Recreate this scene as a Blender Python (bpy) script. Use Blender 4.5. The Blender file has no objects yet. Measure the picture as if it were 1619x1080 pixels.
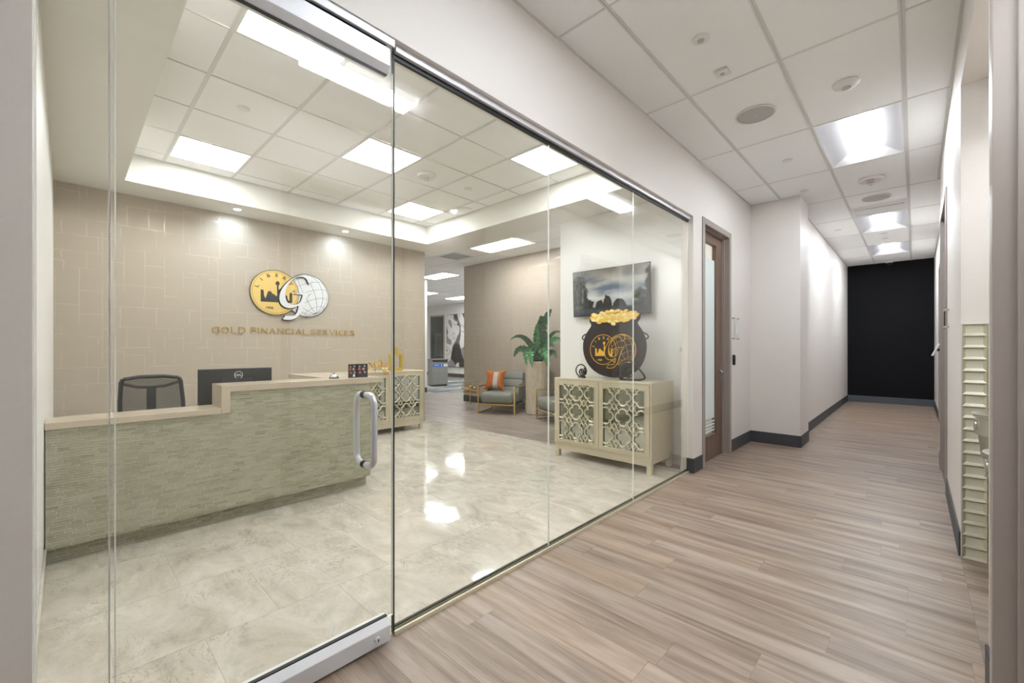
import bpy, bmesh, math, random
from mathutils import Vector, Matrix, noise, Euler
from mathutils.geometry import tessellate_polygon
PI = math.pi
rnd = random.Random(7)
scene = bpy.context.scene
COL = scene.collection

# ------------------------------------------------------------------ camera, world, exposure
cam_d = bpy.data.cameras.new('camera'); cam = bpy.data.objects.new('camera', cam_d); COL.objects.link(cam)
cam.location = (0, 0, 1.28)
cam.rotation_euler = (PI/2, 0, math.atan(636.5/669.6))
cam_d.sensor_width = 36; cam_d.lens = 669.6/1619*36
cam_d.shift_y = 10/1619; cam_d.clip_start = .02; cam_d.clip_end = 60
scene.camera = cam
world = bpy.data.worlds.new('world'); scene.world = world; world.use_nodes = True
world.node_tree.nodes['Background'].inputs[0].default_value = (.8, .8, .82, 1)
world.node_tree.nodes['Background'].inputs[1].default_value = .25
scene.view_settings.view_transform = 'Standard'; scene.view_settings.look = 'None'
scene.view_settings.gamma = 1; scene.view_settings.use_curve_mapping = False
scene.view_settings.exposure = 1.94
L_PANEL, L_TROFFER, L_FAR, L_SPOT = 6.2, 17.3, 8.2, 3.6
CEIL, SOFF = 3.23, 2.95

# ------------------------------------------------------------------ materials
def s2l(c): return c/12.92 if c <= .04045 else ((c+.055)/1.055)**2.4
def hx(h):
    h = h.lstrip('#'); return tuple(s2l(int(h[i:i+2], 16)/255) for i in (0, 2, 4)) + (1,)
class NT:
    def __init__(s, name):
        s.m = bpy.data.materials.new(name); s.m.use_nodes = True; s.t = s.m.node_tree
        s.b = s.t.nodes['Principled BSDF']; s.out = s.t.nodes['Material Output']
    def n(s, typ, **kw):
        o = s.t.nodes.new(typ)
        for k, v in kw.items():
            if k.startswith('i_'): o.inputs[k[2:].replace('_', ' ')].default_value = v
            else: setattr(o, k, v)
        return o
    def l(s, a, b): s.t.links.new(a, b)
    def math(s, op, a, b=None, c=None):
        o = s.t.nodes.new('ShaderNodeMath'); o.operation = op
        for i, x in enumerate((a, b, c)):
            if x is None: continue
            if isinstance(x, (int, float)): o.inputs[i].default_value = x
            else: s.l(x, o.inputs[i])
        return o.outputs[0]
    def ramp(s, fac, stops, interp='LINEAR'):
        r = s.t.nodes.new('ShaderNodeValToRGB'); r.color_ramp.interpolation = interp
        e = r.color_ramp.elements
        while len(e) < len(stops): e.new(.5)
        for i, (p, c) in enumerate(stops): e[i].position = p; e[i].color = c
        s.l(fac, r.inputs[0]); return r.outputs[0]
    def mix(s, fac, a, b, mode='MIX'):
        o = s.t.nodes.new('ShaderNodeMix'); o.data_type = 'RGBA'; o.blend_type = mode
        for i, x in ((0, fac), (6, a), (7, b)):
            if isinstance(x, (int, float, tuple)): o.inputs[i].default_value = x
            else: s.l(x, o.inputs[i])
        return o.outputs[2]
    def bump(s, h, strength=.2, dist=.01):
        o = s.n('ShaderNodeBump'); o.inputs['Strength'].default_value = strength; o.inputs['Distance'].default_value = dist
        s.l(h, o.inputs['Height']); s.l(o.outputs[0], s.b.inputs['Normal'])
    def pos(s): return s.n('ShaderNodeNewGeometry').outputs['Position']
    def mapv(s, v, scale=(1, 1, 1), rot=(0, 0, 0)):
        o = s.n('ShaderNodeMapping'); o.inputs['Scale'].default_value = scale; o.inputs['Rotation'].default_value = rot
        s.l(v, o.inputs[0]); return o.outputs[0]
    def noise(s, v, scale, detail=3, rough=.55, dist=0):
        o = s.n('ShaderNodeTexNoise'); s.l(v, o.inputs['Vector']); o.inputs['Scale'].default_value = scale
        o.inputs['Detail'].default_value = detail; o.inputs['Roughness'].default_value = rough; o.inputs['Distortion'].default_value = dist
        return o.outputs['Fac']
def plain(name, h, rough=.5, metal=0, bump=0, bscale=200, var=0, emit=0, spec=None, coat=0):
    k = NT(name); c = hx(h); k.b.inputs['Base Color'].default_value = c
    k.b.inputs['Roughness'].default_value = rough; k.b.inputs['Metallic'].default_value = metal
    if spec is not None: k.b.inputs['Specular IOR Level'].default_value = spec
    if coat: k.b.inputs['Coat Weight'].default_value = coat
    if emit: k.b.inputs['Emission Color'].default_value = c; k.b.inputs['Emission Strength'].default_value = emit
    tc = k.n('ShaderNodeTexCoord').outputs['Object']
    n = k.noise(tc, bscale, 3)
    v = var or .03
    k.l(k.mix(k.math('MULTIPLY', n, 1.0), tuple(x*(1-v) for x in c[:3])+(1,), tuple(min(1, x*(1+v)) for x in c[:3])+(1,)), k.b.inputs['Base Color'])
    if bump: k.bump(n, bump, .002)
    return k.m
M = {}
M['paint'] = plain('wall_paint', '#e6e0da', .48, bump=.05, bscale=90, spec=.45)
M['paint_in'] = plain('interior_paint', '#e9e8e4', .5, bump=.05, bscale=90)
M['soffit'] = plain('soffit_paint', '#e8e6df', .7, bump=.03, bscale=60)
M['tile_white'] = plain('ceiling_tile_fibre', '#f8f8f7', .9, bump=.25, bscale=450, var=.05)
M['tee'] = plain('ceiling_tee_metal', '#dedddb', .5)
M['black_base'] = plain('charcoal_rubber', '#45464a', .55)
M['bronze'] = plain('bronze_grey_frame', '#a79d96', .38, metal=.1)
M['alu'] = plain('satin_aluminium', '#dcdcdf', .42, metal=.3)
M['alu_bright'] = plain('brushed_aluminium', '#d6d7db', .36, metal=.4)
M['gasket'] = plain('black_gasket', '#14181a', .5)
M['chrome'] = plain('chrome', '#d9d9dc', .12, metal=1)
M['steel'] = plain('stainless_steel', '#cfcdc2', .30, metal=.85, bump=.03, bscale=40)
M['white_plastic'] = plain('white_plastic', '#e9e7e3', .4)
M['grille'] = plain('speaker_grille', '#bfbdba', .8, bump=.6, bscale=900)
M['dark_hole'] = plain('dark_recess', '#2b2c2e', .8)
M['counter'] = plain('beige_quartz_counter', '#c6b8a4', .25, var=.1, bscale=140, coat=.2)
M['black_plastic'] = plain('black_plastic', '#15181b', .38)
M['dark_rubber'] = plain('dark_grey_plastic', '#1f2326', .5)
M['gold'] = plain('polished_gold', '#efd08a', .25, metal=1)
M['gold_sign'] = plain('gold_leaf_face', '#eccb76', .4, metal=.25)
M['gold_letter'] = plain('brushed_gold_letter', '#c39c45', .35, metal=.45)
M['gold_frame'] = plain('antique_gold', '#d2b85c', .4, metal=.45)
M['champ'] = plain('champagne_leaf_finish', '#d2c9b0', .36, metal=.28, bump=.2, bscale=60, var=.08)
M['champ_lat'] = plain('champagne_lattice', '#d3ccb2', .32, metal=.5)
M['mirror'] = plain('mirror_glass', '#c3c8c2', .03, metal=1)
M['sign_dark'] = plain('sign_dark_edge', '#2c2d2c', .5)
M['sign_white'] = plain('sign_white_face', '#e6e8ea', .45)
M['pot_black'] = plain('pot_printed_face', '#292427', .38, coat=.1)
M['coin'] = plain('printed_gold_coin', '#f0c85c', .45, var=.2, bscale=60)
M['coin2'] = plain('printed_gold_coin_pale', '#f7e3a0', .45, var=.2, bscale=60)
M['coin_rim'] = plain('printed_coin_rim', '#d98f2e', .5)
M['pot_gold'] = plain('printed_gold_line', '#efb93a', .45)
M['iron'] = plain('black_wrought_iron', '#0c0c0d', .4, bump=.3, bscale=60)
M['leather'] = plain('grey_leather', '#7b7c74', .45, bump=.25, bscale=220)
M['orange'] = plain('orange_leather', '#ad5c1c', .34, bump=.9, bscale=9, var=.5)
M['silver'] = plain('silver_fabric', '#bdb8b0', .35, metal=.4, bump=.4, bscale=120)
M['leaf'] = plain('fern_green', '#3a7f45', .4, var=.35, bscale=12, bump=.3)
M['leaf_dark'] = plain('fern_dark_green', '#24532f', .45, var=.3, bscale=12)
M['soil'] = plain('potting_soil', '#33281e', .9, bump=.5)
M['grey_lam'] = plain('grey_laminate', '#8d8c8c', .5)
M['grey_lam_d'] = plain('grey_laminate_shade', '#7a7773', .5)
M['blue'] = plain('blue_label', '#1d6fd0', .4)
M['dark_door'] = plain('dark_tinted_glass', '#2f3634', .15)
M['reflected_art'] = plain('reflected_art_tone', '#4a4f4c', .6, var=.4, bscale=9)  # colour of the reflection painted on the far door glass
M['white_lens'] = plain('white_lens', '#f2f2ee', .5)
M['office_wall'] = plain('office_wall', '#d8d4cc', .7)
M['frost'] = plain('frosted_film', '#e1ebe7', .6)
M['acrylic'] = None

def glass_mat(name, tint, spec=1.0):
    k = NT(name); t = k.t
    tr = k.n('ShaderNodeBsdfTransparent'); tr.inputs[0].default_value = tint
    gl = k.n('ShaderNodeBsdfGlossy'); gl.inputs['Roughness'].default_value = 0.005; gl.inputs[0].default_value = (1, 1, 1, 1)
    fr = k.n('ShaderNodeFresnel'); fr.inputs[0].default_value = 1.45
    # a pane whose faces look inward must not fall into total reflection: use the front-facing Fresnel on both faces
    geo = k.n('ShaderNodeNewGeometry'); ior = k.math('ADD', k.math('MULTIPLY', geo.outputs['Backfacing'], 1/1.45-1.45), 1.45)
    k.l(ior, fr.inputs[0])
    lw = k.n('ShaderNodeLayerWeight'); lw.inputs[0].default_value = .5
    # Schlick from the facing term
    p = k.math('POWER', lw.outputs['Facing'], 5.0)
    f = k.math('MULTIPLY', k.math('ADD', k.math('MULTIPLY', p, .96), .04), spec)
    mx = k.n('ShaderNodeMixShader'); k.l(f, mx.inputs[0]); k.l(tr.outputs[0], mx.inputs[1]); k.l(gl.outputs[0], mx.inputs[2])
    k.l(mx.outputs[0], k.out.inputs[0])
    return k.m
M['glass'] = glass_mat('low_iron_glass', (.972, .972, .952, 1), 1.0)
M['clear'] = glass_mat('clear_acrylic', (.97, .97, .97, 1))
M['seam'] = plain('silicone_edge_glow', '#f3f4ee', .25)  # near-white tone imitates glowing pane edges at joints and edge strips
M['glass_edge'] = plain('glass_edge_painted_glow', '#f0f4ec', .15, coat=.6)  # pale colour stands in for light piped out of the pane edges

def emit_mat(name, col, strength):
    k = NT(name); e = k.n('ShaderNodeEmission'); e.inputs[0].default_value = col; e.inputs[1].default_value = strength
    k.l(e.outputs[0], k.out.inputs[0]); return k.m
M['panel'] = emit_mat('led_panel_light', (.94, .97, 1, 1), L_PANEL)
M['lens'] = emit_mat('troffer_lens_light', (.85, .925, 1, 1), L_TROFFER)
M['lens_side'] = emit_mat('troffer_lens_side', (.95, .96, 1, 1), L_TROFFER*.10)
M['lens_end'] = emit_mat('troffer_lens_end', (.97, .97, 1, 1), L_TROFFER*.55)
M['panel_far'] = emit_mat('far_led_panel_light', (.93, .965, 1, 1), L_FAR)
M['spot_lens'] = emit_mat('downlight_lens', (.9, .95, 1, 1), 20)
M['reflector'] = plain('troffer_side_reflector', '#cfd0d4', .4, metal=.3)
M['reflector_end'] = plain('troffer_end_reflector', '#e6e6e8', .4)

def wood(name, base, mid, dark, tone=.25):
    k = NT(name); p = k.pos()
    oi = k.n('ShaderNodeObjectInfo').outputs['Random']
    off = k.n('ShaderNodeCombineXYZ'); k.l(k.math('MULTIPLY', oi, 37.0), off.inputs[0]); k.l(k.math('MULTIPLY', oi, 91.0), off.inputs[1])
    va = k.n('ShaderNodeVectorMath', operation='ADD'); k.l(p, va.inputs[0]); k.l(off.outputs[0], va.inputs[1])
    v = va.outputs[0]
    streak = k.noise(k.mapv(v, (1.0, 15, 1)), 1.0, 5, .55, .5)
    fine = k.noise(k.mapv(v, (7, 160, 1)), 1.0, 4, .65)
    blot = k.noise(k.mapv(v, (1.8, 6, 1)), 1.0, 2, .5, .6)
    c = k.ramp(streak, [(.34, hx(dark)), (.47, hx(mid)), (.60, hx(base))])
    c = k.mix(k.math('MULTIPLY', k.ramp(blot, [(.45, (0, 0, 0, 1)), (.75, (1, 1, 1, 1))]), .45), c, hx(dark))
    c = k.mix(.24, c, k.ramp(fine, [(.35, hx(dark)), (.6, hx(base))]))
    g = k.n('ShaderNodeHueSaturation'); k.l(c, g.inputs['Color'])
    k.l(k.math('ADD', k.math('MULTIPLY', oi, tone), 1-tone*.5), g.inputs['Value'])
    k.l(k.math('ADD', k.math('MULTIPLY', k.math('FRACT', k.math('MULTIPLY', oi, 7.3)), .18), .9), g.inputs['Saturation'])
    k.l(g.outputs[0], k.b.inputs['Base Color'])
    k.b.inputs['Roughness'].default_value = .42
    k.l(k.math('ADD', k.math('MULTIPLY', fine, .16), .32), k.b.inputs['Roughness'])
    k.bump(fine, .12, .001)
    return k.m
M['plank'] = wood('vinyl_oak_plank', '#ab9888', '#927e6d', '#6e5c4e', .17)
M['plank_grey'] = wood('vinyl_oak_plank_grey', '#a1958c', '#8d8177', '#72675f', .16)

def doorwood():
    k = NT('walnut_door_veneer'); p = k.pos()
    n = k.noise(k.mapv(p, (40, 40, 1.6)), 1.0, 5, .6, .3)
    k.l(k.ramp(n, [(.3, hx('#5f4a3e')), (.6, hx('#7f6757'))]), k.b.inputs['Base Color']); k.b.inputs['Roughness'].default_value = .45
    return k.m
M['doorwood'] = doorwood()

def marble():
    k = NT('polished_marble_tile'); p = k.pos()
    oi = k.n('ShaderNodeObjectInfo').outputs['Random']
    off = k.n('ShaderNodeCombineXYZ'); k.l(k.math('MULTIPLY', oi, 53.0), off.inputs[0]); k.l(k.math('MULTIPLY', oi, 29.0), off.inputs[1])
    va = k.n('ShaderNodeVectorMath', operation='ADD'); k.l(p, va.inputs[0]); k.l(off.outputs[0], va.inputs[1]); v = va.outputs[0]
    rv = k.mapv(v, (1.9, 3.4, 1), (0, 0, .5))
    a = k.noise(rv, 1.3, 7, .62, 1.1)
    b = k.noise(rv, 6.5, 9, .74, 1.8)
    c = k.ramp(a, [(.3, hx('#b3ada0')), (.45, hx('#c5beb1')), (.58, hx('#d0c9bd')), (.72, hx('#dcd7ce'))])
    c = k.mix(k.ramp(b, [(.56, (0, 0, 0, 1)), (.7, (.75, .75, .75, 1))]), c, hx('#b5a997'))
    # hairline veins where a warped noise crosses its middle
    vn = k.noise(rv, 2.1, 6, .68, 2.2)
    vein = k.math('LESS_THAN', k.math('ABSOLUTE', k.math('SUBTRACT', vn, .5)), .009)
    gate = k.ramp(k.noise(v, 1.9, 2), [(.48, (0, 0, 0, 1)), (.62, (1, 1, 1, 1))])
    c = k.mix(k.math('MULTIPLY', vein, k.math('MULTIPLY', gate, .65)), c, hx('#877f70'))
    wn = k.noise(rv, 1.6, 6, .7, 1.4)
    wv = k.math('LESS_THAN', k.math('ABSOLUTE', k.math('SUBTRACT', wn, .52)), .012)
    c = k.mix(k.math('MULTIPLY', wv, .16), c, hx('#e4ddcf'))
    k.l(c, k.b.inputs['Base Color']); k.b.inputs['Roughness'].default_value = .07
    k.b.inputs['Specular IOR Level'].default_value = .4
    k.bump(k.noise(p, 4.0, 2), .35, .004)
    return k.m
M['marble'] = marble()

def wallpaper(name, ground, ground2, line, lmix=.48):
    k = NT(name); p = k.pos(); sp = k.n('ShaderNodeSeparateXYZ'); k.l(p, sp.inputs[0])
    u = k.math('ADD', sp.outputs[0], sp.outputs[1]); cb = k.n('ShaderNodeCombineXYZ'); k.l(u, cb.inputs[0]); k.l(sp.outputs[2], cb.inputs[1])
    base = cb.outputs[0]
    nz = k.n('ShaderNodeTexNoise'); k.l(base, nz.inputs['Vector']); nz.inputs['Scale'].default_value = 16; nz.inputs['Detail'].default_value = 6; nz.inputs['Roughness'].default_value = .7
    sub = k.n('ShaderNodeVectorMath', operation='SUBTRACT'); k.l(nz.outputs['Color'], sub.inputs[0]); sub.inputs[1].default_value = (.5, .5, .5)
    sc = k.n('ShaderNodeVectorMath', operation='SCALE'); k.l(sub.outputs[0], sc.inputs[0]); sc.inputs['Scale'].default_value = .024
    ad = k.n('ShaderNodeVectorMath', operation='ADD'); k.l(base, ad.inputs[0]); k.l(sc.outputs[0], ad.inputs[1]); v = ad.outputs[0]
    def brick(w, h, ox, sq, sqf, mort, rot=0):
        mp = k.n('ShaderNodeMapping'); mp.inputs['Location'].default_value = (ox, ox*.37, 0); mp.inputs['Rotation'].default_value = (0, 0, rot); k.l(v, mp.inputs[0])
        b = k.n('ShaderNodeTexBrick'); k.l(mp.outputs[0], b.inputs['Vector']); b.inputs['Scale'].default_value = 1
        b.inputs['Brick Width'].default_value = w; b.inputs['Row Height'].default_value = h; b.inputs['Mortar Size'].default_value = mort
        b.inputs['Mortar Smooth'].default_value = .3; b.offset = .37; b.offset_frequency = 2; b.squash = sq; b.squash_frequency = sqf
        return b.outputs['Fac']
    b1 = brick(.30, .22, .1, .6, 3, .007); b2 = brick(.24, .17, .43, 1.6, 3, .006, PI/2); b3 = brick(.40, .17, .77, .45, 2, .007)
    vo = k.n('ShaderNodeTexVoronoi', distance='CHEBYCHEV'); k.l(base, vo.inputs['Vector']); vo.inputs['Scale'].default_value = 2.3
    vs = k.n('ShaderNodeSeparateColor'); k.l(vo.outputs['Color'], vs.inputs[0])
    r = vs.outputs[0]
    m1 = k.math('LESS_THAN', r, .4); m2 = k.math('GREATER_THAN', r, .7)
    f = k.math('ADD', k.math('MULTIPLY', m1, b1), k.math('ADD', k.math('MULTIPLY', m2, b2), k.math('MULTIPLY', k.math('SUBTRACT', 1.0, k.math('ADD', m1, m2)), b3)))
    fade = k.ramp(k.noise(base, 3.5, 3), [(.36, (.1, .1, .1, 1)), (.56, (1, 1, 1, 1))])
    f = k.math('MULTIPLY', f, fade)
    weave = k.noise(k.mapv(base, (60, 400, 1)), 1, 2); weave2 = k.noise(k.mapv(base, (400, 60, 1)), 1, 2)
    w = k.math('ADD', weave, weave2)
    big = k.noise(base, 5, 3)
    c = k.mix(big, hx(ground), hx(ground2))
    c = k.mix(k.math('MULTIPLY', w, .22), c, hx(line))
    c = k.mix(k.math('MULTIPLY', f, lmix), c, hx(line))
    k.l(c, k.b.inputs['Base Color'])
    k.l(k.math('SUBTRACT', .62, k.math('MULTIPLY', f, .25)), k.b.inputs['Roughness'])
    k.l(k.math('ADD', .05, k.math('MULTIPLY', f, .55)), k.b.inputs['Metallic'])
    k.bump(w, .12, .001)
    return k.m
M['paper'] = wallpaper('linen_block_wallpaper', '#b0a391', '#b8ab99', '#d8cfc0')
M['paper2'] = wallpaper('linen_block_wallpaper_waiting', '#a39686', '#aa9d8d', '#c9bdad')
def blackpaper():
    k = NT('black_grasscloth_wallpaper'); p = k.pos()
    n = k.noise(k.mapv(p, (260, 260, 12)), 1, 3); n2 = k.noise(k.mapv(p, (12, 12, 260)), 1, 3)
    k.l(k.ramp(k.math('MULTIPLY', k.math('ADD', n, n2), .5), [(.35, hx('#070709')), (.65, hx('#111115'))]), k.b.inputs['Base Color'])
    k.b.inputs['Roughness'].default_value = .8; k.b.inputs['Specular IOR Level'].default_value = .25; k.bump(n, .2, .001); return k.m
M['blackpaper'] = blackpaper()
def mosaic():
    k = NT('glass_mosaic_strip'); ri = k.n('ShaderNodeNewGeometry').outputs['Random Per Island']
    p = k.pos(); n = k.noise(k.mapv(p, (30, 30, 90)), 1, 2)
    c = k.ramp(ri, [(0, hx('#a09d85')), (.3, hx('#aba891')), (.6, hx('#b2b09a')), (.9, hx('#bcbaa5')), (1, hx('#918e77'))])
    k.l(k.mix(k.math('MULTIPLY', n, .15), c, hx('#94917a')), k.b.inputs['Base Color'])
    k.b.inputs['Roughness'].default_value = .22; k.b.inputs['Coat Weight'].default_value = .3; return k.m
M['mosaic'] = mosaic()
M['grout'] = plain('pale_grout', '#d8d5c2', .8)
def niche_tile():
    k = NT('cream_relief_tile'); oi = k.n('ShaderNodeObjectInfo').outputs['Random']
    k.l(k.mix(oi, hx('#c2baa0'), hx('#cac2aa')), k.b.inputs['Base Color']); k.b.inputs['Roughness'].default_value = .3; return k.m
M['niche_tile'] = niche_tile()
def travertine():
    k = NT('travertine'); p = k.pos(); n = k.noise(k.mapv(p, (14, 14, 5)), 1, 6, .7, .5)
    k.l(k.ramp(n, [(.25, hx('#a3927c')), (.45, hx('#c2b39b')), (.7, hx('#d2c7b3'))]), k.b.inputs['Base Color']); k.b.inputs['Roughness'].default_value = .6
    k.bump(n, .4, .004); return k.m
M['travertine'] = travertine()
def mesh_fabric():
    k = NT('mesh_fabric'); tc = k.n('ShaderNodeTexCoord').outputs['Object']
    w = k.n('ShaderNodeTexWave', bands_direction='Y'); k.l(tc, w.inputs['Vector']); w.inputs['Scale'].default_value = 30
    tr = k.n('ShaderNodeBsdfTransparent'); mx = k.n('ShaderNodeMixShader')
    k.l(k.ramp(w.outputs['Fac'], [(.35, (.62, .62, .62, 1)), (.7, (.74, .74, .74, 1))]), mx.inputs[0]); k.l(tr.outputs[0], mx.inputs[1]); k.l(k.b.outputs[0], mx.inputs[2])
    k.b.inputs['Base Color'].default_value = hx('#3a3d3e'); k.b.inputs['Roughness'].default_value = .8
    k.l(mx.outputs[0], k.out.inputs[0]); return k.m
M['mesh'] = mesh_fabric()
def attr_mat(name, emit=0, rough=.3):
    k = NT(name); a = k.n('ShaderNodeVertexColor'); a.layer_name = 'pic'
    if not emit: k.l(a.outputs[0], k.b.inputs['Base Color'])
    else: k.b.inputs['Base Color'].default_value = (.01, .01, .01, 1)
    k.b.inputs['Roughness'].default_value = rough
    if emit:
        k.l(a.outputs[0], k.b.inputs['Emission Color']); k.b.inputs['Emission Strength'].default_value = emit
    return k.m
M['screen'] = attr_mat('lit_screen', .36, .1); M['screen'].node_tree.nodes['Principled BSDF'].inputs['Specular IOR Level'].default_value = .12
M['print'] = attr_mat('printed_canvas', 0, .6)
for i, h in enumerate(('#6f7478', '#8b8f90', '#a5a49c', '#5b6268', '#b4b1a6')): M['carpet%d' % i] = plain('carpet_plank_shade_%d' % i, h, .95, bump=.5, bscale=300)

# ------------------------------------------------------------------ mesh builder
class MB:
    def __init__(s): s.v = []; s.f = []; s.mi = []; s.m = 0
    def add(s, vs, fs):
        o = len(s.v); s.v += [tuple(v) for v in vs]; s.f += [tuple(i+o for i in f) for f in fs]; s.mi += [s.m]*len(fs); return s
    def box(s, x0, x1, y0, y1, z0, z1):
        if x0 > x1: x0, x1 = x1, x0
        if y0 > y1: y0, y1 = y1, y0
        if z0 > z1: z0, z1 = z1, z0
        return s.add([(x0, y0, z0), (x1, y0, z0), (x1, y1, z0), (x0, y1, z0), (x0, y0, z1), (x1, y0, z1), (x1, y1, z1), (x0, y1, z1)],
            [(0, 3, 2, 1), (4, 5, 6, 7), (0, 1, 5, 4), (1, 2, 6, 5), (2, 3, 7, 6), (3, 0, 4, 7)])
    def frame(s, x0, x1, z0, z1, y0, y1, w):      # rectangular frame in the XZ plane
        s.box(x0, x0+w, y0, y1, z0, z1); s.box(x1-w, x1, y0, y1, z0, z1)
        s.box(x0+w, x1-w, y0, y1, z0, z0+w); return s.box(x0+w, x1-w, y0, y1, z1-w, z1)
    def prism(s, poly, z0, z1):                   # polygon in XY extruded along Z
        n = len(poly); a = sum(poly[i][0]*poly[(i+1) % n][1]-poly[(i+1) % n][0]*poly[i][1] for i in range(n))
        if a < 0: poly = poly[::-1]
        tri = tessellate_polygon([[Vector((x, y, 0)) for x, y in poly]])
        vs = [(x, y, z1) for x, y in poly]+[(x, y, z0) for x, y in poly]; fs = []
        for t in tri:
            p = [poly[i] for i in t]; ar = (p[1][0]-p[0][0])*(p[2][1]-p[0][1])-(p[2][0]-p[0][0])*(p[1][1]-p[0][1])
            t = tuple(t) if ar > 0 else tuple(t)[::-1]
            fs.append(t); fs.append(tuple(i+n for i in t[::-1]))
        fs += [(i, i+n, (i+1) % n+n, (i+1) % n) for i in range(n)]
        return s.add(vs, fs)
    def tube(s, pts, r, seg=8, closed=False, rr=None):
        pts = [Vector(p) for p in pts]; n = len(pts); up = None; vs = []; fs = []
        for i, p in enumerate(pts):
            a = pts[(i-1) % n] if (closed or i) else p; b = pts[(i+1) % n] if (closed or i < n-1) else p
            t = (b-a).normalized()
            if up is None: up = t.orthogonal().normalized()
            up = (up-t*up.dot(t)); up = up.normalized() if up.length > 1e-6 else t.orthogonal().normalized()
            w = t.cross(up); ra = rr[i] if rr else r
            vs += [p+(up*math.cos(2*PI*k/seg)+w*math.sin(2*PI*k/seg))*ra for k in range(seg)]
        for i in range(n if closed else n-1):
            j = (i+1) % n
            fs += [(i*seg+k, i*seg+(k+1) % seg, j*seg+(k+1) % seg, j*seg+k) for k in range(seg)]
        if not closed: fs += [tuple(range(seg))[::-1], tuple((n-1)*seg+k for k in range(seg))]
        return s.add(vs, fs)
    def lathe(s, prof, seg=24, c=(0, 0, 0), caps=True):
        vs = []; fs = []; n = len(prof)
        for r, z in prof: vs += [(c[0]+r*math.cos(2*PI*k/seg), c[1]+r*math.sin(2*PI*k/seg), c[2]+z) for k in range(seg)]
        for i in range(n-1): fs += [(i*seg+k, i*seg+(k+1) % seg, (i+1)*seg+(k+1) % seg, (i+1)*seg+k) for k in range(seg)]
        if caps: fs += [tuple(range(seg))[::-1], tuple((n-1)*seg+k for k in range(seg))]
        return s.add(vs, fs)
    def build(s, name, mat, parent=None, bevel=0, seg=2, smooth=False, off=None, xf=None, kind=None, label=None, loc=None):
        me = bpy.data.meshes.new(name); v = s.v
        if xf is not None: v = [tuple(xf @ Vector(p)) for p in v]
        if off: v = [(x-off[0], y-off[1], z-off[2]) for x, y, z in v]
        me.from_pydata(v, [], s.f)
        for m in (mat if isinstance(mat, (list, tuple)) else [mat]): me.materials.append(M[m] if isinstance(m, str) else m)
        me.polygons.foreach_set('material_index', s.mi)
        if bevel:
            bm = bmesh.new(); bm.from_mesh(me)
            ed = [e for e in bm.edges if len(e.link_faces) == 2 and e.calc_face_angle(0) > .5]
            bmesh.ops.bevel(bm, geom=ed, offset=bevel, segments=seg, profile=.5, affect='EDGES', clamp_overlap=True)
            bm.to_mesh(me); bm.free()
        if smooth or (bevel and seg > 1):
            me.polygons.foreach_set('use_smooth', [True]*len(me.polygons)); me.set_sharp_from_angle(angle=.7)
        me.update()
        o = bpy.data.objects.new(name, me); COL.objects.link(o)
        if parent: o.parent = parent
        if kind: o['kind'] = kind
        if label: o['label'] = label
        if loc: o.location = loc
        return o
def tag(o, label, cat, group=None, kind=None):
    o['label'] = label; o['category'] = cat
    if group: o['group'] = group
    if kind: o['kind'] = kind
    return o
def thing(name, label, cat, loc=(0, 0, 0), rot=(0, 0, 0), group=None, kind=None):
    o = bpy.data.objects.new(name, None); COL.objects.link(o); o.empty_display_size = .1
    o.location = loc; o.rotation_euler = rot if isinstance(rot, tuple) else (0, 0, rot)
    return tag(o, label, cat, group, kind)
def copy_tree(o, parent=None):
    c = o.copy(); COL.objects.link(c); c.parent = parent
    for ch in [x for x in scene.objects if x.parent == o]: copy_tree(ch, c)
    return c
def B(*a): return MB().box(*a)
R_X = (PI/2, 0, PI/2)      # local x -> +Y, y -> up, z -> +X (a wall facing +X)
R_NY = (PI/2, 0, 0)        # a wall facing -Y
R_NX = (PI/2, 0, -PI/2)    # a wall facing -X

# ================================================================== STRUCTURE
# ---- floor: corridor + waiting area planks, reception marble tiles
fl = thing('floor', 'floor of the corridor, reception and waiting area', 'floor', kind='structure')
MB().box(-18.2, 1.6, -2.6, 13.2, -.05, -.0012).build('subfloor', plain('plank_adhesive', '#7a6a5d', .8), fl)
PW = .182
def plank_field(x0, x1, y0, y1, keep, mat, L=1.22, seed=1, stuff_after=99):
    r = random.Random(seed); proto = None; far = MB(); y = y0; n = 0
    me_cache = {}
    while y < y1-1e-4:
        w = min(PW, y1-y); x = x0 - r.random()*L
        while x < x1-1e-4:
            a, b = max(x, x0), min(x+L, x1); x += L
            if b-a < .02: continue
            if not keep(a, b, y, y+w): continue
            if y > stuff_after:
                far.box(a+.0008, b-.0008, y+.0008, y+w-.0008, -.006, 0)
                continue
            if proto is None:
                proto = MB().box(0, 1, 0, 1, -.006, 0).build('plank', mat, fl); ob = proto
            else:
                ob = proto.copy(); COL.objects.link(ob); ob.parent = fl
            ob.location = (a+.0005, y+.0005, 0); ob.scale = (b-a-.001, w-.001, 1); n += 1
        y += w
    if far.f: far.build('distant_planks', mat, fl, kind='stuff')
    return n
plank_field(-1.69, .205, .0, 6.47, lambda a, b, y, Y: True, 'plank', seed=3)
plank_field(-1.06, .205, 6.47, 13.0, lambda a, b, y, Y: True, 'plank', seed=5, stuff_after=9.0)
plank_field(.205, .31, 6.6, 13.0, lambda a, b, y, Y: True, 'plank', seed=8, stuff_after=1)
plank_field(-1.69, .205, -2.5, 0, lambda a, b, y, Y: True, 'plank', seed=6, stuff_after=-9)
plank_field(-1.17, -1.06, 7.03, 13.0, lambda a, b, y, Y: True, 'plank', seed=7, stuff_after=1)
plank_field(.205, .72, 2.42, 3.78, lambda a, b, y, Y: True, 'plank', seed=9, stuff_after=1)
plank_field(-9.4, -3.4, 4.45, 7.9, lambda a, b, y, Y: not (y > 6.55 and a > -7.9), 'plank_grey', L=1.22, seed=11, stuff_after=7)
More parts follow.
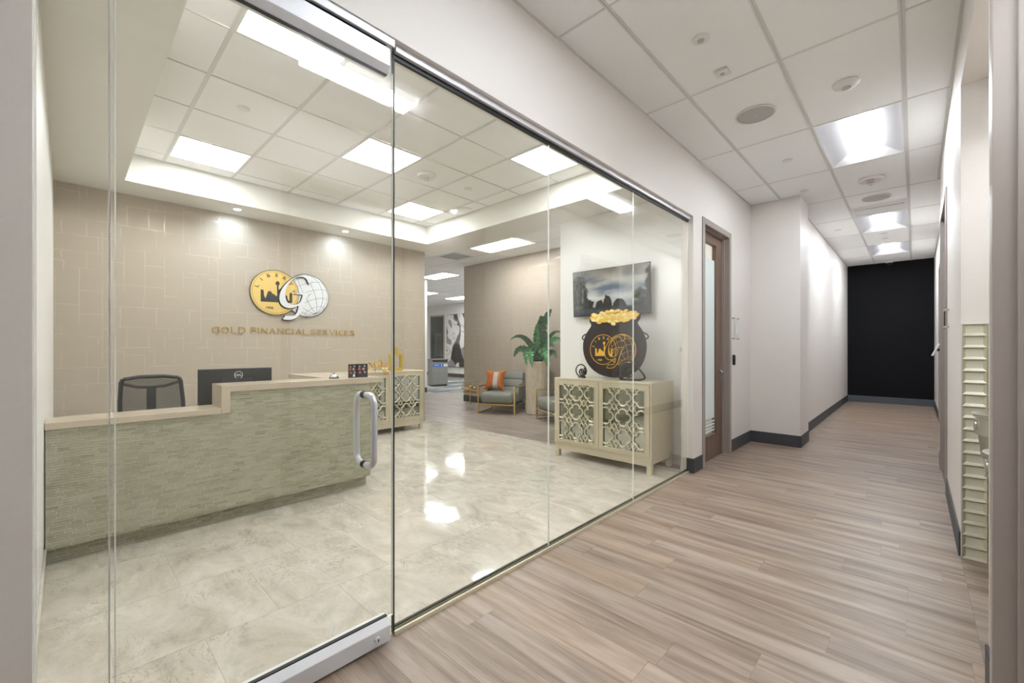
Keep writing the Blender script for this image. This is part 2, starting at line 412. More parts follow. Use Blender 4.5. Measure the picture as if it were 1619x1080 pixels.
plank_field(-17.9, -9.4, 3.6, 11.8, lambda a, b, y, Y: True, 'plank_grey', seed=12, stuff_after=-9)
plank_field(-9.4, -7.9, 7.9, 11.8, lambda a, b, y, Y: True, 'plank_grey', seed=13, stuff_after=-9)
# marble
TP = .59
tproto = None; r = random.Random(4)
for i in range(-1, 8):
    xb = -2.255-TP*i; xa = xb-TP
    a, b = max(xa, -6.2), min(xb, -1.69)
    if b-a < .03: continue
    y = -.17-TP*.0 if i % 2 else .13-TP
    while y < 4.45:
        c, d = max(y, -.1), min(y+TP, 4.45); y += TP
        if d-c < .02: continue
        if tproto is None:
            tproto = MB().box(0, 1, 0, 1, -.006, 0).build('marble_tile', 'marble', fl); o = tproto
        else: o = tproto.copy(); COL.objects.link(o); o.parent = fl
        o.location = (a+.0010, c+.0010, r.uniform(-.0003, 0)); o.scale = (b-a-.0020, d-c-.0020, 1)
MB().box(-6.3, -1.69, -.2, 4.45, -.009, -.0010).build('grout_bed', plain('grout_beige', '#a89f8f', .8), fl)

# ---- walls
W = MB()
WX, WI = -1.635, -1.76
W.box(WI, WX, -2.5, -.06, 0, CEIL+.1)            # near pier left of the glass
W.box(WI, WX, -.06, 4.40, 2.624, CEIL+.1)        # header over the glazing
W.box(WI, WX, 4.40, 4.70, 0, CEIL+.1)
W.box(WI, WX, 4.70, 5.55, 2.62, CEIL+.1)
W.box(WI, WX, 5.55, 6.47, 0, CEIL+.1)
W.box(WI, -1.06, 6.47, 7.03, 0, CEIL+.1)         # projecting pier
W.box(-1.76, -1.17, 7.03, 13.1, 0, CEIL+.1)
tag(W.build('wall_left', 'paint'), 'warm off-white corridor wall with the glazed opening', 'wall', kind='structure')
tag(B(-1.17, .31, 12.95, 13.1, 0, CEIL+.1).build('wall_end', 'blackpaper'), 'black textured wall at the far end of the corridor', 'wall', kind='structure')
W = MB()
NX = .205
W.box(NX, NX+.16, -2.5, 1.18, 0, CEIL+.1)
W.box(NX, NX+.16, 1.18, 2.20, 2.62, CEIL+.1)
W.box(NX, NX+.62, 2.20, 2.42, 0, CEIL+.1)
W.box(NX, NX+.62, 2.42, 3.78, 2.89, CEIL+.1)
W.box(NX+.50, NX+.62, 2.42, 3.78, 0, 2.89)
W.box(NX, NX+.62, 3.78, 5.30, 0, CEIL+.1)
W.box(NX, NX+.16, 5.30, 6.30, 2.62, CEIL+.1)
W.box(NX, NX+.16, 6.30, 6.60, 0, CEIL+.1)
W.box(NX+.105, NX+.26, 6.60, 9.35, 0, CEIL+.1)
W.box(NX+.105, NX+.26, 9.35, 10.35, 2.62, CEIL+.1)
W.box(NX+.105, NX+.26, 10.35, 13.1, 0, CEIL+.1)
tag(W.build('wall_right', 'paint'), 'off-white corridor wall on the right with the drinking fountain niche', 'wall', kind='structure')
tag(B(-1.635, .4, -2.6, -2.5, 0, CEIL+.1).build('wall_near', 'paint'), 'corridor wall behind the viewpoint', 'wall', kind='structure')
tag(B(-6.35, -6.2, -.25, 4.31, 0, CEIL).build('wall_back', ['paper', 'paint_in']), 'beige block-pattern papered wall behind the reception desk', 'wall', kind='structure')
wb = bpy.data.objects['wall_back'].data
for p in wb.polygons:
    if p.normal.x < .5: p.material_index = 1
tag(B(-6.2, WI, -.25, -.09, 0, CEIL).build('wall_inner_left', 'paint_in'), 'pale side wall at the left end of the desk', 'wall', kind='structure')
W = MB(); W.box(-3.47, WI, 4.6, 4.72, 0, CEIL)
tag(B(-3.47, -3.35, 4.72, 6.6, 0, CEIL).build('wall_inner_side', 'paint_in'), 'white return wall beside the waiting area', 'wall', kind='structure')
tag(W.build('wall_inner_right', 'paint_in'), 'white wall carrying the television', 'wall', kind='structure')
W = MB(); W.box(-7.87, -3.35, 6.6, 6.75, 0, CEIL)
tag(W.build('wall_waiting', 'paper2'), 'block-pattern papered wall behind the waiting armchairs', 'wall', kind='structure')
for nm, bx, lb in (('wall_far_corner', (-7.87, -7.75, 6.75, 11.8), 'white wall turning away behind the papered wall'), ('wall_far', (-18, -7.75, 11.8, 11.95), 'pale far wall with the abstract painting'),
    ('wall_far_left', (-18.1, -17.9, 3.4, 11.95), 'pale wall at the left end of the far area'), ('wall_far_near', (-18.1, -6.35, 3.4, 3.6), 'pale wall on the near side of the far area')):
    tag(B(*bx, 0, CEIL).build(nm, 'paint_in'), lb, 'wall', kind='structure')
tag(B(-3.35, WI, 6.35, 6.47, 0, CEIL).build('wall_office', 'office_wall'), 'wall inside the small office', 'wall', kind='structure')

# ---- skirting
def skirt(name, boxes, label, mat='black_base', toe=True):
    m = MB()
    for (x0, x1, y0, y1) in boxes: m.box(x0, x1, y0, y1, 0, .15)
    return tag(m.build(name, mat, bevel=.003, seg=1), label, 'baseboard', kind='structure')
g = .010
skirt('baseboard_left', [(WX, WX+g, -2.5, -.06), (WX, WX+g, 4.40-g, 4.642), (-1.70, WX, 4.40-g, 4.40), (WX, WX+g, 5.608, 6.47-g), (WX, -1.06, 6.47-g, 6.47),
    (-1.06, -1.06+g, 6.47-g, 7.03), (-1.17, -1.17+g, 7.03, 12.95)], 'charcoal rubber baseboard along the left corridor wall')
skirt('baseboard_right', [(NX-g, NX, -2.5, 1.1), (NX-g, NX, 2.262, 2.42), (NX-g, NX, 3.78, 5.245), (NX-g, NX, 6.355, 6.60), (NX+.105-g, NX+.105, 6.60, 9.29), (NX+.105-g, NX+.105, 10.41, 12.95)],
    'charcoal rubber baseboard along the right corridor wall')
skirt('baseboard_end', [(-1.17, .31, 12.94, 12.95)], 'slate baseboard below the black wall', plain('slate_rubber', '#535a60', .5))
tag(B(-12.0, -10.13, 7.05, 7.12, 0, CEIL).build('wall_far_stub', 'paint_in'), 'white wall end seen as a strip beside the papered back wall', 'wall', kind='structure')
skirt('baseboard_waiting', [(-12.0, -10.12, 7.04, 7.05), (-10.13, -10.12, 7.05, 7.12), (-7.87, -3.47, 6.59, 6.6), (-7.88, -7.87, 6.59, 11.8), (-17.9, -7.88, 11.79, 11.8), (-6.36, -6.35, 3.6, 4.31), (-3.48, -3.47, 4.62, 6.6), (-6.35, -6.21, 4.31, 4.32)], 'charcoal baseboard around the waiting area')
m = MB(); m.box(-6.2, -6.188, 2.05, 4.31, 0, .11); m.box(-3.47, WI, 4.588, 4.6, 0, .11); m.box(-1.772, WI, 4.4, 4.588, 0, .11); m.box(-6.2, -1.76, -.09, -.078, 0, .11)
tag(m.build('baseboard_reception', 'marble', bevel=.002, seg=1), 'marble tile skirting of the reception', 'baseboard', kind='structure')

# ---- ceilings
cl = thing('ceiling', 'suspended tile ceiling of the corridor', 'ceiling', kind='structure')
MB().box(-1.76, .9, -2.6, 13.1, CEIL+.095, CEIL+.12).build('deck', 'soffit', cl)
YL = [2.135+1.206*k for k in range(-4, 10)]
XL = [-1.635, -1.275, -.665, -.055, .31]
TROF = {(2, -1), (2, 2), (2, 5), (2, 7)}        # column, index of YL start (k)
tp = None; tees = MB()
def slab_tile(x0, x1, y0, y1, parent, name='ceiling_tile', z=CEIL):
    o = MB().box(x0+.008, x1-.008, y0+.005, y1-.005, z+.003, z+.018).build(name, 'tile_white', parent, bevel=.002, seg=1); return o
tile_cache = {}
def ceil_tile(x0, x1, y0, y1, parent, z=CEIL):
    key = (round(x1-x0, 3), round(y1-y0, 3))
    if key not in tile_cache:
        tile_cache[key] = MB().box(.008, x1-x0-.008, .005, y1-y0-.005, .003, .018).build('ceiling_tile', 'tile_white', parent, bevel=.002, seg=1); o = tile_cache[key]
    else: o = tile_cache[key].copy(); COL.objects.link(o); o.parent = parent
    o.location = (x0, y0, z)
ys = [-2.5]+[y for y in YL if -2.4 < y < 12.9]+[12.95]
for j in range(len(ys)-1):
    for i in range(4):
        k = round((ys[j]-2.135)/1.206)
        x1 = XL[i+1]
        if i == 3 and ys[j] < 6.9: x1 = NX
        y0, y1 = ys[j], ys[j+1]
        if i == 1 and (1, k) == (1, -99): continue
        if i == 1 + 1 and abs(ys[j]-(2.135+1.206*k)) < .01 and (2, k) in TROF: continue
        if i == 2 and k == 4: y1 = y1-.61+.02      # room for the air slot, see below
        x0 = XL[i]
        if i == 0:
            if y0 > 6.9: continue
        if i == 1 and y0 > 6.9: x0 = -1.17
        if i == 0 and y1 > 6.47: y1 = 6.47
        ceil_tile(x0, x1, y0, y1, cl)
        if i == 1 and y0 < 6.47 < y1 and False: pass
for x in (-1.275, -.665, -.055):
    ye = 12.95; y00 = -2.5
    if x == -1.275: ye = 6.47
    MB().box(x-.014, x-.003, y00, ye, CEIL-.0015, CEIL+.004).box(x+.003, x+.014, y00, ye, CEIL-.0015, CEIL+.004).box(x-.003, x+.003, y00, ye, CEIL+.002, CEIL+.006).build('grid_rail', 'tee', cl)
for y in ys[1:-1]:
    xa = -1.635 if y < 6.47 else -1.17
    MB().box(xa, NX if y < 6.9 else .31, y-.007, y+.007, CEIL, CEIL+.005).build('cross_rail', 'tee', cl)
MB().box(-1.635, -1.618, -2.5, 6.47, CEIL-.004, CEIL+.002).box(NX-.017, NX, -2.5, 6.9, CEIL-.004, CEIL+.002).box(-1.17, -1.155, 7.03, 12.95, CEIL-.004, CEIL+.002).box(.295, .31, 6.6, 12.95, CEIL-.004, CEIL+.002).box(-1.635, -1.06, 6.455, 6.47, CEIL-.004, CEIL+.002).build('wall_angle', 'tee', cl)

cr = thing('ceiling_reception', 'tray ceiling over the reception', 'ceiling', kind='structure')
TX0, TX1, TY0, TY1 = -5.705, -2.22, .40, 4.01
sf = MB(); sf.box(-6.2, TX0, -.09, 4.6, SOFF, CEIL+.1); sf.box(TX1, WI, -.09, 4.6, SOFF, CEIL+.1); sf.box(TX0, TX1, -.09, TY0, SOFF, CEIL+.1); sf.box(TX0, TX1, TY1, 4.6, SOFF, CEIL+.1)
sf.build('soffit', 'soffit', cr)
MB().box(-6.35, WI, -.25, 4.6, CEIL+.095, CEIL+.12).build('deck', 'soffit', cr)
gx = [TX0]+[-5.48+.61*k for k in range(6)]+[TX1]; gy = [TY0]+[.70+.61*k for k in range(6)]+[TY1]
PAN = {(1, 1), (3, 3), (1, 5), (5, 5), (5, 1)}
for i in range(len(gx)-1):
    for j in range(len(gy)-1):
        if (i, j) in PAN: continue
        ceil_tile(gx[i], gx[i+1], gy[j], gy[j+1], cr)
for y in gy[1:-1]: MB().box(TX0, TX1, y-.013, y+.013, CEIL-.0015, CEIL+.004).build('grid_rail', 'tee', cr)
for x in gx[1:-1]: MB().box(x-.006, x+.006, TY0, TY1, CEIL, CEIL+.004).build('cross_rail', 'tee', cr)
MB().box(TX0, TX0+.015, TY0, TY1, CEIL-.003, CEIL+.002).box(TX1-.015, TX1, TY0, TY1, CEIL-.003, CEIL+.002).box(TX0, TX1, TY0, TY0+.015, CEIL-.003, CEIL+.002).box(TX0, TX1, TY1-.015, TY1, CEIL-.003, CEIL+.002).build('wall_angle', 'tee', cr)

cw = thing('ceiling_waiting', 'tile ceiling over the waiting area', 'ceiling', kind='structure')
WP = [(-6.32, -5.15, 5.43, 6.01), (-9.93, -8.83, 6.72, 7.27), (-13.45, -12.3, 8.6, 9.17), (-13.5, -12.3, 10.3, 10.9), (-16.4, -15.2, 6.72, 7.27), (-9.93, -8.83, 9.9, 10.47)]
wx = [-8.72, -7.52, -6.32, -5.12, -3.92, -3.47]; wy = [4.6, 4.84, 5.43, 6.03, 6.6]
for i in range(1, 5):
    for j in range(4):
        if (i, j) == (2, 2): continue
        ceil_tile(wx[i], wx[i+1], wy[j], wy[j+1], cw)
m = MB()
for y in wy: m.box(-7.52, -3.47, y-.008, y+.008, CEIL, CEIL+.004)
for x in wx[1:]: m.box(x-.006, x+.006, 4.6, 6.6, CEIL, CEIL+.004)
m.build('grid_rail', 'tee', cw)
m = MB(); m.box(-18, -7.52, 3.5, 12, CEIL, CEIL+.02); m.box(-7.52, -6.2, 3.5, 4.6, CEIL, CEIL+.02); m.box(-7.52, WI, 4.6, 7, CEIL+.05, CEIL+.07)
m.build('distant_ceiling_tiles', 'tile_white', cw)
m = MB()
for k in range(12):
    y = 3.6+.61*k*1.0+.01
    if y < 11.8: m.box(-18, -7.52, y-.008, y+.008, CEIL-.002, CEIL)
for k in range(9): m.box(-17.9+1.2*k, -17.88+1.2*k, 3.5, 11.8, CEIL-.002, CEIL)
m.build('grid_rail', 'tee', cw)

# ---- interior 2x2 light panels
def led_panel(x0, x1, y0, y1, label, mat='panel', group=None, z=CEIL):
    cx, cy = (x0+x1)/2, (y0+y1)/2
    t = thing('light_panel', label, 'ceiling light', (cx, cy, z), group=group)
    a, b = (x1-x0)/2-.004, (y1-y0)/2-.004
    MB().box(-a, a, -b, -b+.018, -.004, .02).box(-a, a, b-.018, b, -.004, .02).box(-a, -a+.018, -b+.018, b-.018, -.004, .02).box(a-.018, a, -b+.018, b-.018, -.004, .02).build('frame', 'white_plastic', t)
    MB().box(-a+.018, a-.018, -b+.018, b-.018, 0, .015).build('diffuser', mat, t)
    return t
names = {(1, 1): 'square light panel in the tray ceiling above the left end of the desk', (3, 3): 'square light panel in the middle of the tray ceiling',
    (1, 5): 'square light panel in the tray ceiling nearest the far back corner', (5, 5): 'square light panel near the top rail of the glass on the right',
    (5, 1): 'square light panel near the glass door top, largest in view'}
for (i, j) in sorted(PAN): led_panel(gx[i], gx[i+1], gy[j], gy[j+1], names[(i, j)], group='square light panels of the reception')
wl = ['long light panel above the grey armchair', 'long light panel beyond the papered wall corner, nearest of those behind', 'small light seen beside the end of the back wall', 'long light panel above the abstract painting', 'light panel of the far area out of view', 'light panel deep in the far area']
for (x0, x1, y0, y1), l in zip(WP, wl): led_panel(x0, x1, y0, y1, l, 'panel_far', 'long light panels of the waiting area', CEIL-.003 if x0 < -7.6 else CEIL)
# ---- corridor troffers
def troffer(y0, y1, label):
    x0, x1 = -.665+.014, -.055-.014; y0 += .006; y1 -= .006
    cx, cy = (x0+x1)/2, (y0+y1)/2; a, b = (x1-x0)/2, (y1-y0)/2
    t = thing('troffer_light', label, 'ceiling light', (cx, cy, CEIL), group='recessed troffers along the corridor')
    MB().frame(-a, a, -b, b, -.004, .0, .008).build('frame', 'white_plastic', t, xf=Matrix.Rotation(-PI/2, 4, 'X'))
    h = .075; w = .095; e = .17
    def prof(n=8):
        for k in range(n+1):
            q = k/n; yield (a-.008)-(a-.008-w)*q, h*(q*.55+.45*math.sin(q*PI/2)), (b-.008)-e*q
    for s in (-1, 1):                       # curved side reflectors
        vs = []
        for x, z, yy in prof(): vs += [(s*x, -yy, z), (s*x, yy, z)]
        MB().add(vs, [(2*k, 2*k+1, 2*k+3, 2*k+2) if s < 0 else (2*k, 2*k+2, 2*k+3, 2*k+1) for k in range(8)]).build('side_reflector', 'reflector', t, smooth=True)
        vs = []
        for x, z, yy in prof(): vs += [(-x, s*yy, z), (x, s*yy, z)]
        MB().add(vs, [(2*k, 2*k+1, 2*k+3, 2*k+2) for k in range(8)]).build('end_reflector', 'reflector_end', t, smooth=True)
    L = b-.008-e
    MB().box(-w, w, -L, L, .014, .017).build('lens', 'lens', t)
    MB().box(-w-.002, -w, -L, L, .014, h).box(w, w+.002, -L, L, .014, h).build('lens_side', 'lens_side', t)
    MB().box(-w, w, -L-.002, -L, .014, h).build('lens_end', 'lens_end', t); MB().box(-w, w, L, L+.002, .014, h).build('lens_end', 'lens_end', t)
    MB().box(-a, a, -b, b, h+.004, h+.01).build('housing', 'white_plastic', t)
tl = {-1: 'troffer light above the glass door, seen only as a reflection', 2: 'nearest corridor troffer light with bright centre lens', 5: 'second corridor troffer light, behind the air slot', 7: 'farthest corridor troffer light before the black wall'}
for (_, k) in sorted(TROF): troffer(2.135+1.206*k, 2.135+1.206*(k+1), tl[k])
troffer(-1.5, -.3, 'added unseen troffer light behind the viewpoint')  # extra unseen troffer, added because the near end was too dim
co = thing('ceiling_office', 'ceiling of the small office behind the walnut door', 'ceiling', kind='structure')
MB().box(-3.35, WI, 4.72, 6.35, 2.915, 2.93).build('ceiling_board', 'tile_white', co)
led_panel(-3.0, -2.4, 5.2, 5.8, 'light panel inside the small office', 'panel_far', z=2.893)

# ================================================================== GLAZING
GX = -1.69
w1 = thing('window_1', 'fixed floor-to-ceiling glass wall between corridor and reception', 'glass wall', (GX, 1.0, 0), kind='structure')
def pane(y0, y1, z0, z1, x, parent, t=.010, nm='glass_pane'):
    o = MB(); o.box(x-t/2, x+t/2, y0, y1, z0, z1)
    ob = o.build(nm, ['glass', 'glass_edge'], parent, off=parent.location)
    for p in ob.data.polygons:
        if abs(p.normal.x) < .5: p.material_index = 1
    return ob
GZ = 2.59
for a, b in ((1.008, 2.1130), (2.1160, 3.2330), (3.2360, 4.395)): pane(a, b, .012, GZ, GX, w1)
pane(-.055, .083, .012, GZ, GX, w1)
for (a, b) in ((1.005, 4.398), (-.058, .083)):
    MB().box(GX-.016, GX-.0065, a, b, 0, .022).box(GX+.0065, GX+.018, a, b, 0, .018).build('bottom_channel', 'champ', w1, off=w1.location)
    MB().box(GX-.0065, GX+.0065, a, b, .001, .012).box(GX-.018, GX-.0065, a, b, .022, .03).build('bottom_gasket', 'gasket', w1, off=w1.location)
    MB().box(GX-.02, GX-.008, a, b, 2.585, 2.624).box(GX+.008, GX+.028, a, b, 2.592, 2.624).build('top_channel', 'alu', w1, off=w1.location)
    MB().box(GX-.008, GX+.008, a, b, 2.570, 2.60).build('top_gasket', 'gasket', w1, off=w1.location)
d1 = thing('door_1', 'frameless glass door with aluminium rails and a long pull', 'door', (GX, .088, 0), kind='structure')
DX = GX+.012
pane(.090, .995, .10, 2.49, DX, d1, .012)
def rail(z0, z1, bevtop):
    m = MB(); xo = DX+.030; xi = DX-.03; y0, y1 = .09, .968
    if bevtop: pr = [(xi, z0), (xo, z0), (xo, z1-.03), (xo-.022, z1), (xi, z1)]
    else: pr = [(xi, z0), (xo-.022, z0), (xo, z0+.028), (xo, z1), (xi, z1)]
    n = 5; m.add([(x, y0, z) for x, z in pr]+[(x, y1, z) for x, z in pr], [tuple(range(n)), tuple(range(2*n-1, n-1, -1))]+[(i, i+n, (i+1) % n+n, (i+1) % n) for i in range(n)])
    return m
rail(.012, .108, True).build('bottom_rail', 'alu', d1, off=d1.location, bevel=.0015, seg=1)
rail(2.474, 2.577, False).build('top_rail', 'alu', d1, off=d1.location, bevel=.0015, seg=1)
MB().box(DX-.008, DX+.008, .092, .965, .107, .112).box(DX-.008, DX+.008, .092, .965, 2.470, 2.4745).build('rail_gasket', 'gasket', d1, off=d1.location)
m = MB().lathe([(.013, 0), (.013, .008), (.011, .012)], 20, (0, 0, 0))
lk = m.build('lock_cylinder', 'alu', d1, smooth=True, xf=Matrix.Translation((DX+.030-GX, .905-.088, .047)) @ Matrix.Rotation(PI/2, 4, 'Y'))
MB().box(.010, .0135, -.002, .002, -.006, .006).build('keyhole', 'gasket', lk, off=(-(DX+.030-GX), -(.905-.088), -.047))
# the pull: one D on each side of the pane
for s, nm in ((1, 'front_pull'), (-1, 'rear_pull')):
    pts = []; z0, z1 = .79, 1.083; rr = .045; o = .083 if s > 0 else .070
    yb = .864
    pts.append((DX+s*.006, yb, z1)); 
    for k in range(0, 7):
        q = k/6*PI/2; pts.append((DX+s*(.006+(o-.006-rr)+rr*math.sin(q)), yb, z1-rr+rr*math.cos(q)))
    for k in range(0, 7):
        q = k/6*PI/2; pts.append((DX+s*(.006+(o-.006-rr)+rr*math.cos(q)), yb, z0+rr-rr*math.sin(q)))
    pts.append((DX+s*.006, yb, z0))
    MB().tube(pts, .0135, 14).build(nm, 'alu_bright', d1, off=d1.location, smooth=True)
mm = MB()
for z in (.79, 1.083): mm.tube([(DX-.012, .864, z), (DX+.012, .864, z)], .0155, 14)
mm.build('handle_washer', 'gasket', d1, off=d1.location, smooth=True)
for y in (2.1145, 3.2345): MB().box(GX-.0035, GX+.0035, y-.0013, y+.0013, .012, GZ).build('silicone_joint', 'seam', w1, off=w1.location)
MB().box(GX-.007, GX+.010, 1.0012, 1.0075, .012, 2.60).build('edge_gasket', 'gasket', w1, off=w1.location)
for y in (-.0572, .0850): MB().box(GX-.007, GX+.012, y-.0018, y+.0018, .012, 2.60).build('edge_glow_strip', 'seam', w1, off=w1.location)  # white strips painted in for the glow along the pane edges
MB().box(DX-.007, DX+.007, .0955, .0985, .11, 2.47).build('edge_glow_strip', 'seam', d1, off=d1.location)  # same painted edge glow on the door leaf
h = thing('trim_1', 'aluminium header bar above the glass door', 'header bar', (GX, .09, 2.6), kind='structure')
MB().box(GX-.02, GX+.040, -.058, .987, 2.602, 2.624).box(GX+.040, GX+.048, -.058, .987, 2.590, 2.624).build('header_bar', 'alu', h, off=h.location, bevel=.001, seg=1)
MB().box(GX-.015, GX+.02, .09, .96, 2.592, 2.600).build('header_gasket', 'gasket', h, off=h.location)

# ================================================================== DOORS
def hollow_frame(t, y0, y1, zt, x, sgn, depth=.125, w=.055):
    """metal frame round an opening y0..y1; x = wall face, sgn = side the corridor is on"""
    xo = x+sgn*.012; xi = x-sgn*depth
    m = MB()
    for a, b in ((y0-w, y0), (y1, y1+w)): m.box(min(xo, x), max(xo, x), a, b, 0, zt+w)
    m.box(min(xo, x), max(xo, x), y0, y1, zt, zt+w)
    m.build('casing', 'bronze', t, off=t.location, bevel=.002, seg=1)
    m = MB()
    m.box(xi, xo, y0, y0+.012, 0, zt); m.box(xi, xo, y1-.012, y1, 0, zt); m.box(xi, xo, y0+.012, y1-.012, zt-.012, zt)
    m.build('jamb', 'bronze', t, off=t.location, bevel=.002, seg=1)
    xs = x-sgn*.075; m = MB()
    m.box(xs, xs+sgn*.03, y0+.012, y0+.026, 0, zt-.012); m.box(xs, xs+sgn*.03, y1-.026, y1-.012, 0, zt-.012); m.box(xs, xs+sgn*.03, y0+.026, y1-.026, zt-.026, zt-.012)
    m.build('door_stop', 'bronze', t, off=t.location, bevel=.002, seg=1)
d2 = thing('door_2', 'walnut door with a frosted glass lite at the left of the corridor', 'door', (WX, 4.70, 0), kind='structure')
hollow_frame(d2, 4.70, 5.55, 2.62, WX, 1, depth=.125)
LX = -1.72; m = MB(); y0, y1, z0, z1 = 4.714, 5.538, .008, 2.606; ly0, ly1, lz0, lz1 = 4.83, 5.30, .27, 2.485
m.box(LX-.03, LX+.012, y0, ly0, z0, z1); m.box(LX-.03, LX+.012, ly1, y1, z0, z1); m.box(LX-.03, LX+.012, ly0, ly1, z0, lz0); m.box(LX-.03, LX+.012, ly0, ly1, lz1, z1)
lf = m.build('door_leaf', 'doorwood', d2, off=d2.location)
m = MB(); wv = .014
m.box(LX+.012, LX+.017, ly0-wv, ly0, lz0-wv, lz1+wv); m.box(LX+.012, LX+.017, ly1, ly1+wv, lz0-wv, lz1+wv); m.box(LX+.012, LX+.017, ly0, ly1, lz0-wv, lz0); m.box(LX+.012, LX+.017, ly0, ly1, lz1, lz1+wv)
m.build('glazing_bead', 'doorwood', d2, off=d2.location, bevel=.001, seg=1)
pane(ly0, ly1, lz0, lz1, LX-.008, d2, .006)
MB().box(LX-.0045, LX-.0035, ly0, ly1, .455, 2.31).build('frosted_film', 'frost', d2, off=d2.location)
for k in range(4): MB().box(LX-.0045, LX-.0035, ly0, ly1, .41-.036*k, .43-.036*k).build('frosted_band', 'frost', d2, off=d2.location)
hd = MB().box(LX+.012, LX+.020, 5.425, 5.47, .90, 1.07).build('lock_plate', 'chrome', d2, off=d2.location, bevel=.002, seg=1)
MB().tube([(LX+.02, 5.448, 1.0), (LX+.07, 5.448, 1.0)], .011, 12).tube([(LX+.07, 5.452, 1.0), (LX+.074, 5.40, 1.0), (LX+.072, 5.33, .998)], .0095, 10).tube([(LX+.02, 5.448, 1.0), (LX+.03, 5.448, 1.0)], .024, 16).build('lever_handle', 'chrome', d2, off=d2.location, smooth=True)
def solid_door(name, y0, y1, x, label, lever_y=None):
    t = thing(name, label, 'door', (x, y0, 0), kind='structure')
    hollow_frame(t, y0, y1, 2.62, x, -1, depth=.14, w=.055)
    if name != 'door_3': MB().box(x+.078, x+.12, y0+.014, y1-.014, .008, 2.606).build('door_leaf', 'doorwood', t, off=t.location)
    else: MB().box(x+.17, x+1.13, y0-.04, y0+.002, .008, 2.606).build('door_leaf', 'doorwood', t, off=t.location)   # stands open into the side room added to light the left pier
    if lever_y:
        MB().box(x-.012, x, lever_y-.04, lever_y+.04, 1.19, 1.30).build('lock_plate', 'gasket', t, off=t.location)
        MB().tube([(x-.01, lever_y, 1.25), (x-.06, lever_y, 1.25)], .022, 12).build('handle_rose', 'gasket', t, off=t.location, smooth=True)
        MB().box(-.012, .012, -.02, .02, -.10, .10).build('lever_handle', 'white_plastic', t, bevel=.004, seg=2, xf=Matrix.Translation((x-.075-t.location.x, lever_y-t.location.y, 1.25)) @ Matrix.Rotation(.38, 4, 'Y'))
    return t
solid_door('door_3', 1.20, 2.205, NX, 'bronze-grey metal door frame at the right edge of the photo')
solid_door('door_4', 5.30, 6.30, NX, 'doorway with bronze frame on the right beyond the drinking fountain')
solid_door('door_5', 9.35, 10.35, NX+.105, 'farthest doorway on the right with a bright lever handle', 9.2)

for nm, bx in (('wall_side_far', (NX+.16, 2.75, 2.205, 2.30)), ('wall_side_back', (2.75, 2.85, -.6, 2.3)), ('wall_side_near', (NX+.16, 2.75, -.7, -.6))):  # unseen side room, added to throw light on the left corridor pier
    tag(B(*bx, 0, CEIL).build(nm, 'paint_in'), 'wall of the added side room beyond the metal door frame, %s' % nm.split('_')[-1], 'wall', kind='structure')
sr = thing('ceiling_added_room', 'ceiling of the added side room beyond the metal door frame', 'ceiling', kind='structure')
MB().box(NX+.16, 2.75, -.6, 2.205, CEIL-.05, CEIL-.03).build('ceiling_board', 'tile_white', sr)
tag(B(1.6, 2.9, -.75, 2.35, -.05, 0).build('floor_added_room', 'plank_grey'), 'floor of the added side room', 'floor', kind='structure')
tag(B(NX, 1.6, -.6, 2.2, -.004, -.0005).build('floor_threshold', 'plank_grey'), 'floor of the added side room inside the doorway at the right edge', 'floor', kind='structure')
for y in (.1, 1.2): led_panel(.75, 1.35, y, y+.6, 'added unseen light panel of the side room, %s the doorway' % ('beside' if y < 1 else 'just inside'), 'panel_far', 'added light panels of the side room', z=CEIL-.07)  # added panels; their light spills through the doorway onto the pier
# ================================================================== RECEPTION DESK
dk = thing('reception_desk', 'stepped reception desk clad in grey-green glass mosaic', 'desk', (-3.75, 1.0, 0))
O = dk.location
FX = -3.66
core = MB(); core.box(-3.90, FX-.003, -.085, 1.934, .098, .80); core.box(-3.90, FX-.003, .80, 1.934, .80, .955)
core.box(-3.90, -3.736, -.085, 1.93, 0, .098); core.box(-4.75, -3.90, 1.65, 1.934, 0, .955)
core.build('body', 'grout', dk, off=O)
m = MB(); r = random.Random(2); rh = .0155
def strip(z, y0, y1, xf, L=.072, h=rh):
    y = y0-r.random()*L
    while y < y1:
        ll = L*r.choice((.7, 1, 1, 1.25)); a, b = max(y, y0), min(y+ll, y1); y += ll
        if b-a < .006: continue
        d = r.uniform(-.0012, .0012)
        m.add([(xf+d, a+.0012, z+.0012), (xf+d, b-.0012, z+.0012), (xf+d, b-.0012, z+h-.0012), (xf+d, a+.0012, z+h-.0012), (xf-.010, a+.001, z+.001), (xf-.010, b-.001, z+.001), (xf-.010, b-.001, z+h-.001), (xf-.010, a+.001, z+h-.001)],
              [(0, 1, 2, 3), (4, 5, 1, 0), (5, 6, 2, 1), (6, 7, 3, 2), (7, 4, 0, 3)])
z = .098
while z < .955-rh:
    strip(z, -.085 if z < .79 else .80, 1.946, FX); z += rh
m.build('mosaic_front', 'mosaic', dk, off=O, kind='stuff')
m = MB(); z = .003
while z < .09: strip(z, -.085, 1.94, -3.733); z += rh
m.build('mosaic_plinth', 'mosaic', dk, off=O, kind='stuff')
m = MB(); z = .098
mm = MB()
while z < .95:      # short end return, bricks facing +Y
    x = FX-.012
    while x > -4.7:
        L = .072*r.choice((.7, 1, 1.2)); a = max(x-L, -4.75)
        mm.add([(a+.0008, 1.946, z+.001), (x-.0008, 1.946, z+.001), (x-.0008, 1.946, z+rh-.001), (a+.0008, 1.946, z+rh-.001), (a, 1.934, z), (x, 1.934, z), (x, 1.934, z+rh), (a, 1.934, z+rh)],
               [(3, 2, 1, 0), (0, 1, 5, 4), (1, 2, 6, 5), (2, 3, 7, 6), (3, 0, 4, 7)]); x -= L
    z += rh
mm.build('mosaic_end', 'mosaic', dk, off=O, kind='stuff')
CXF = FX+.018
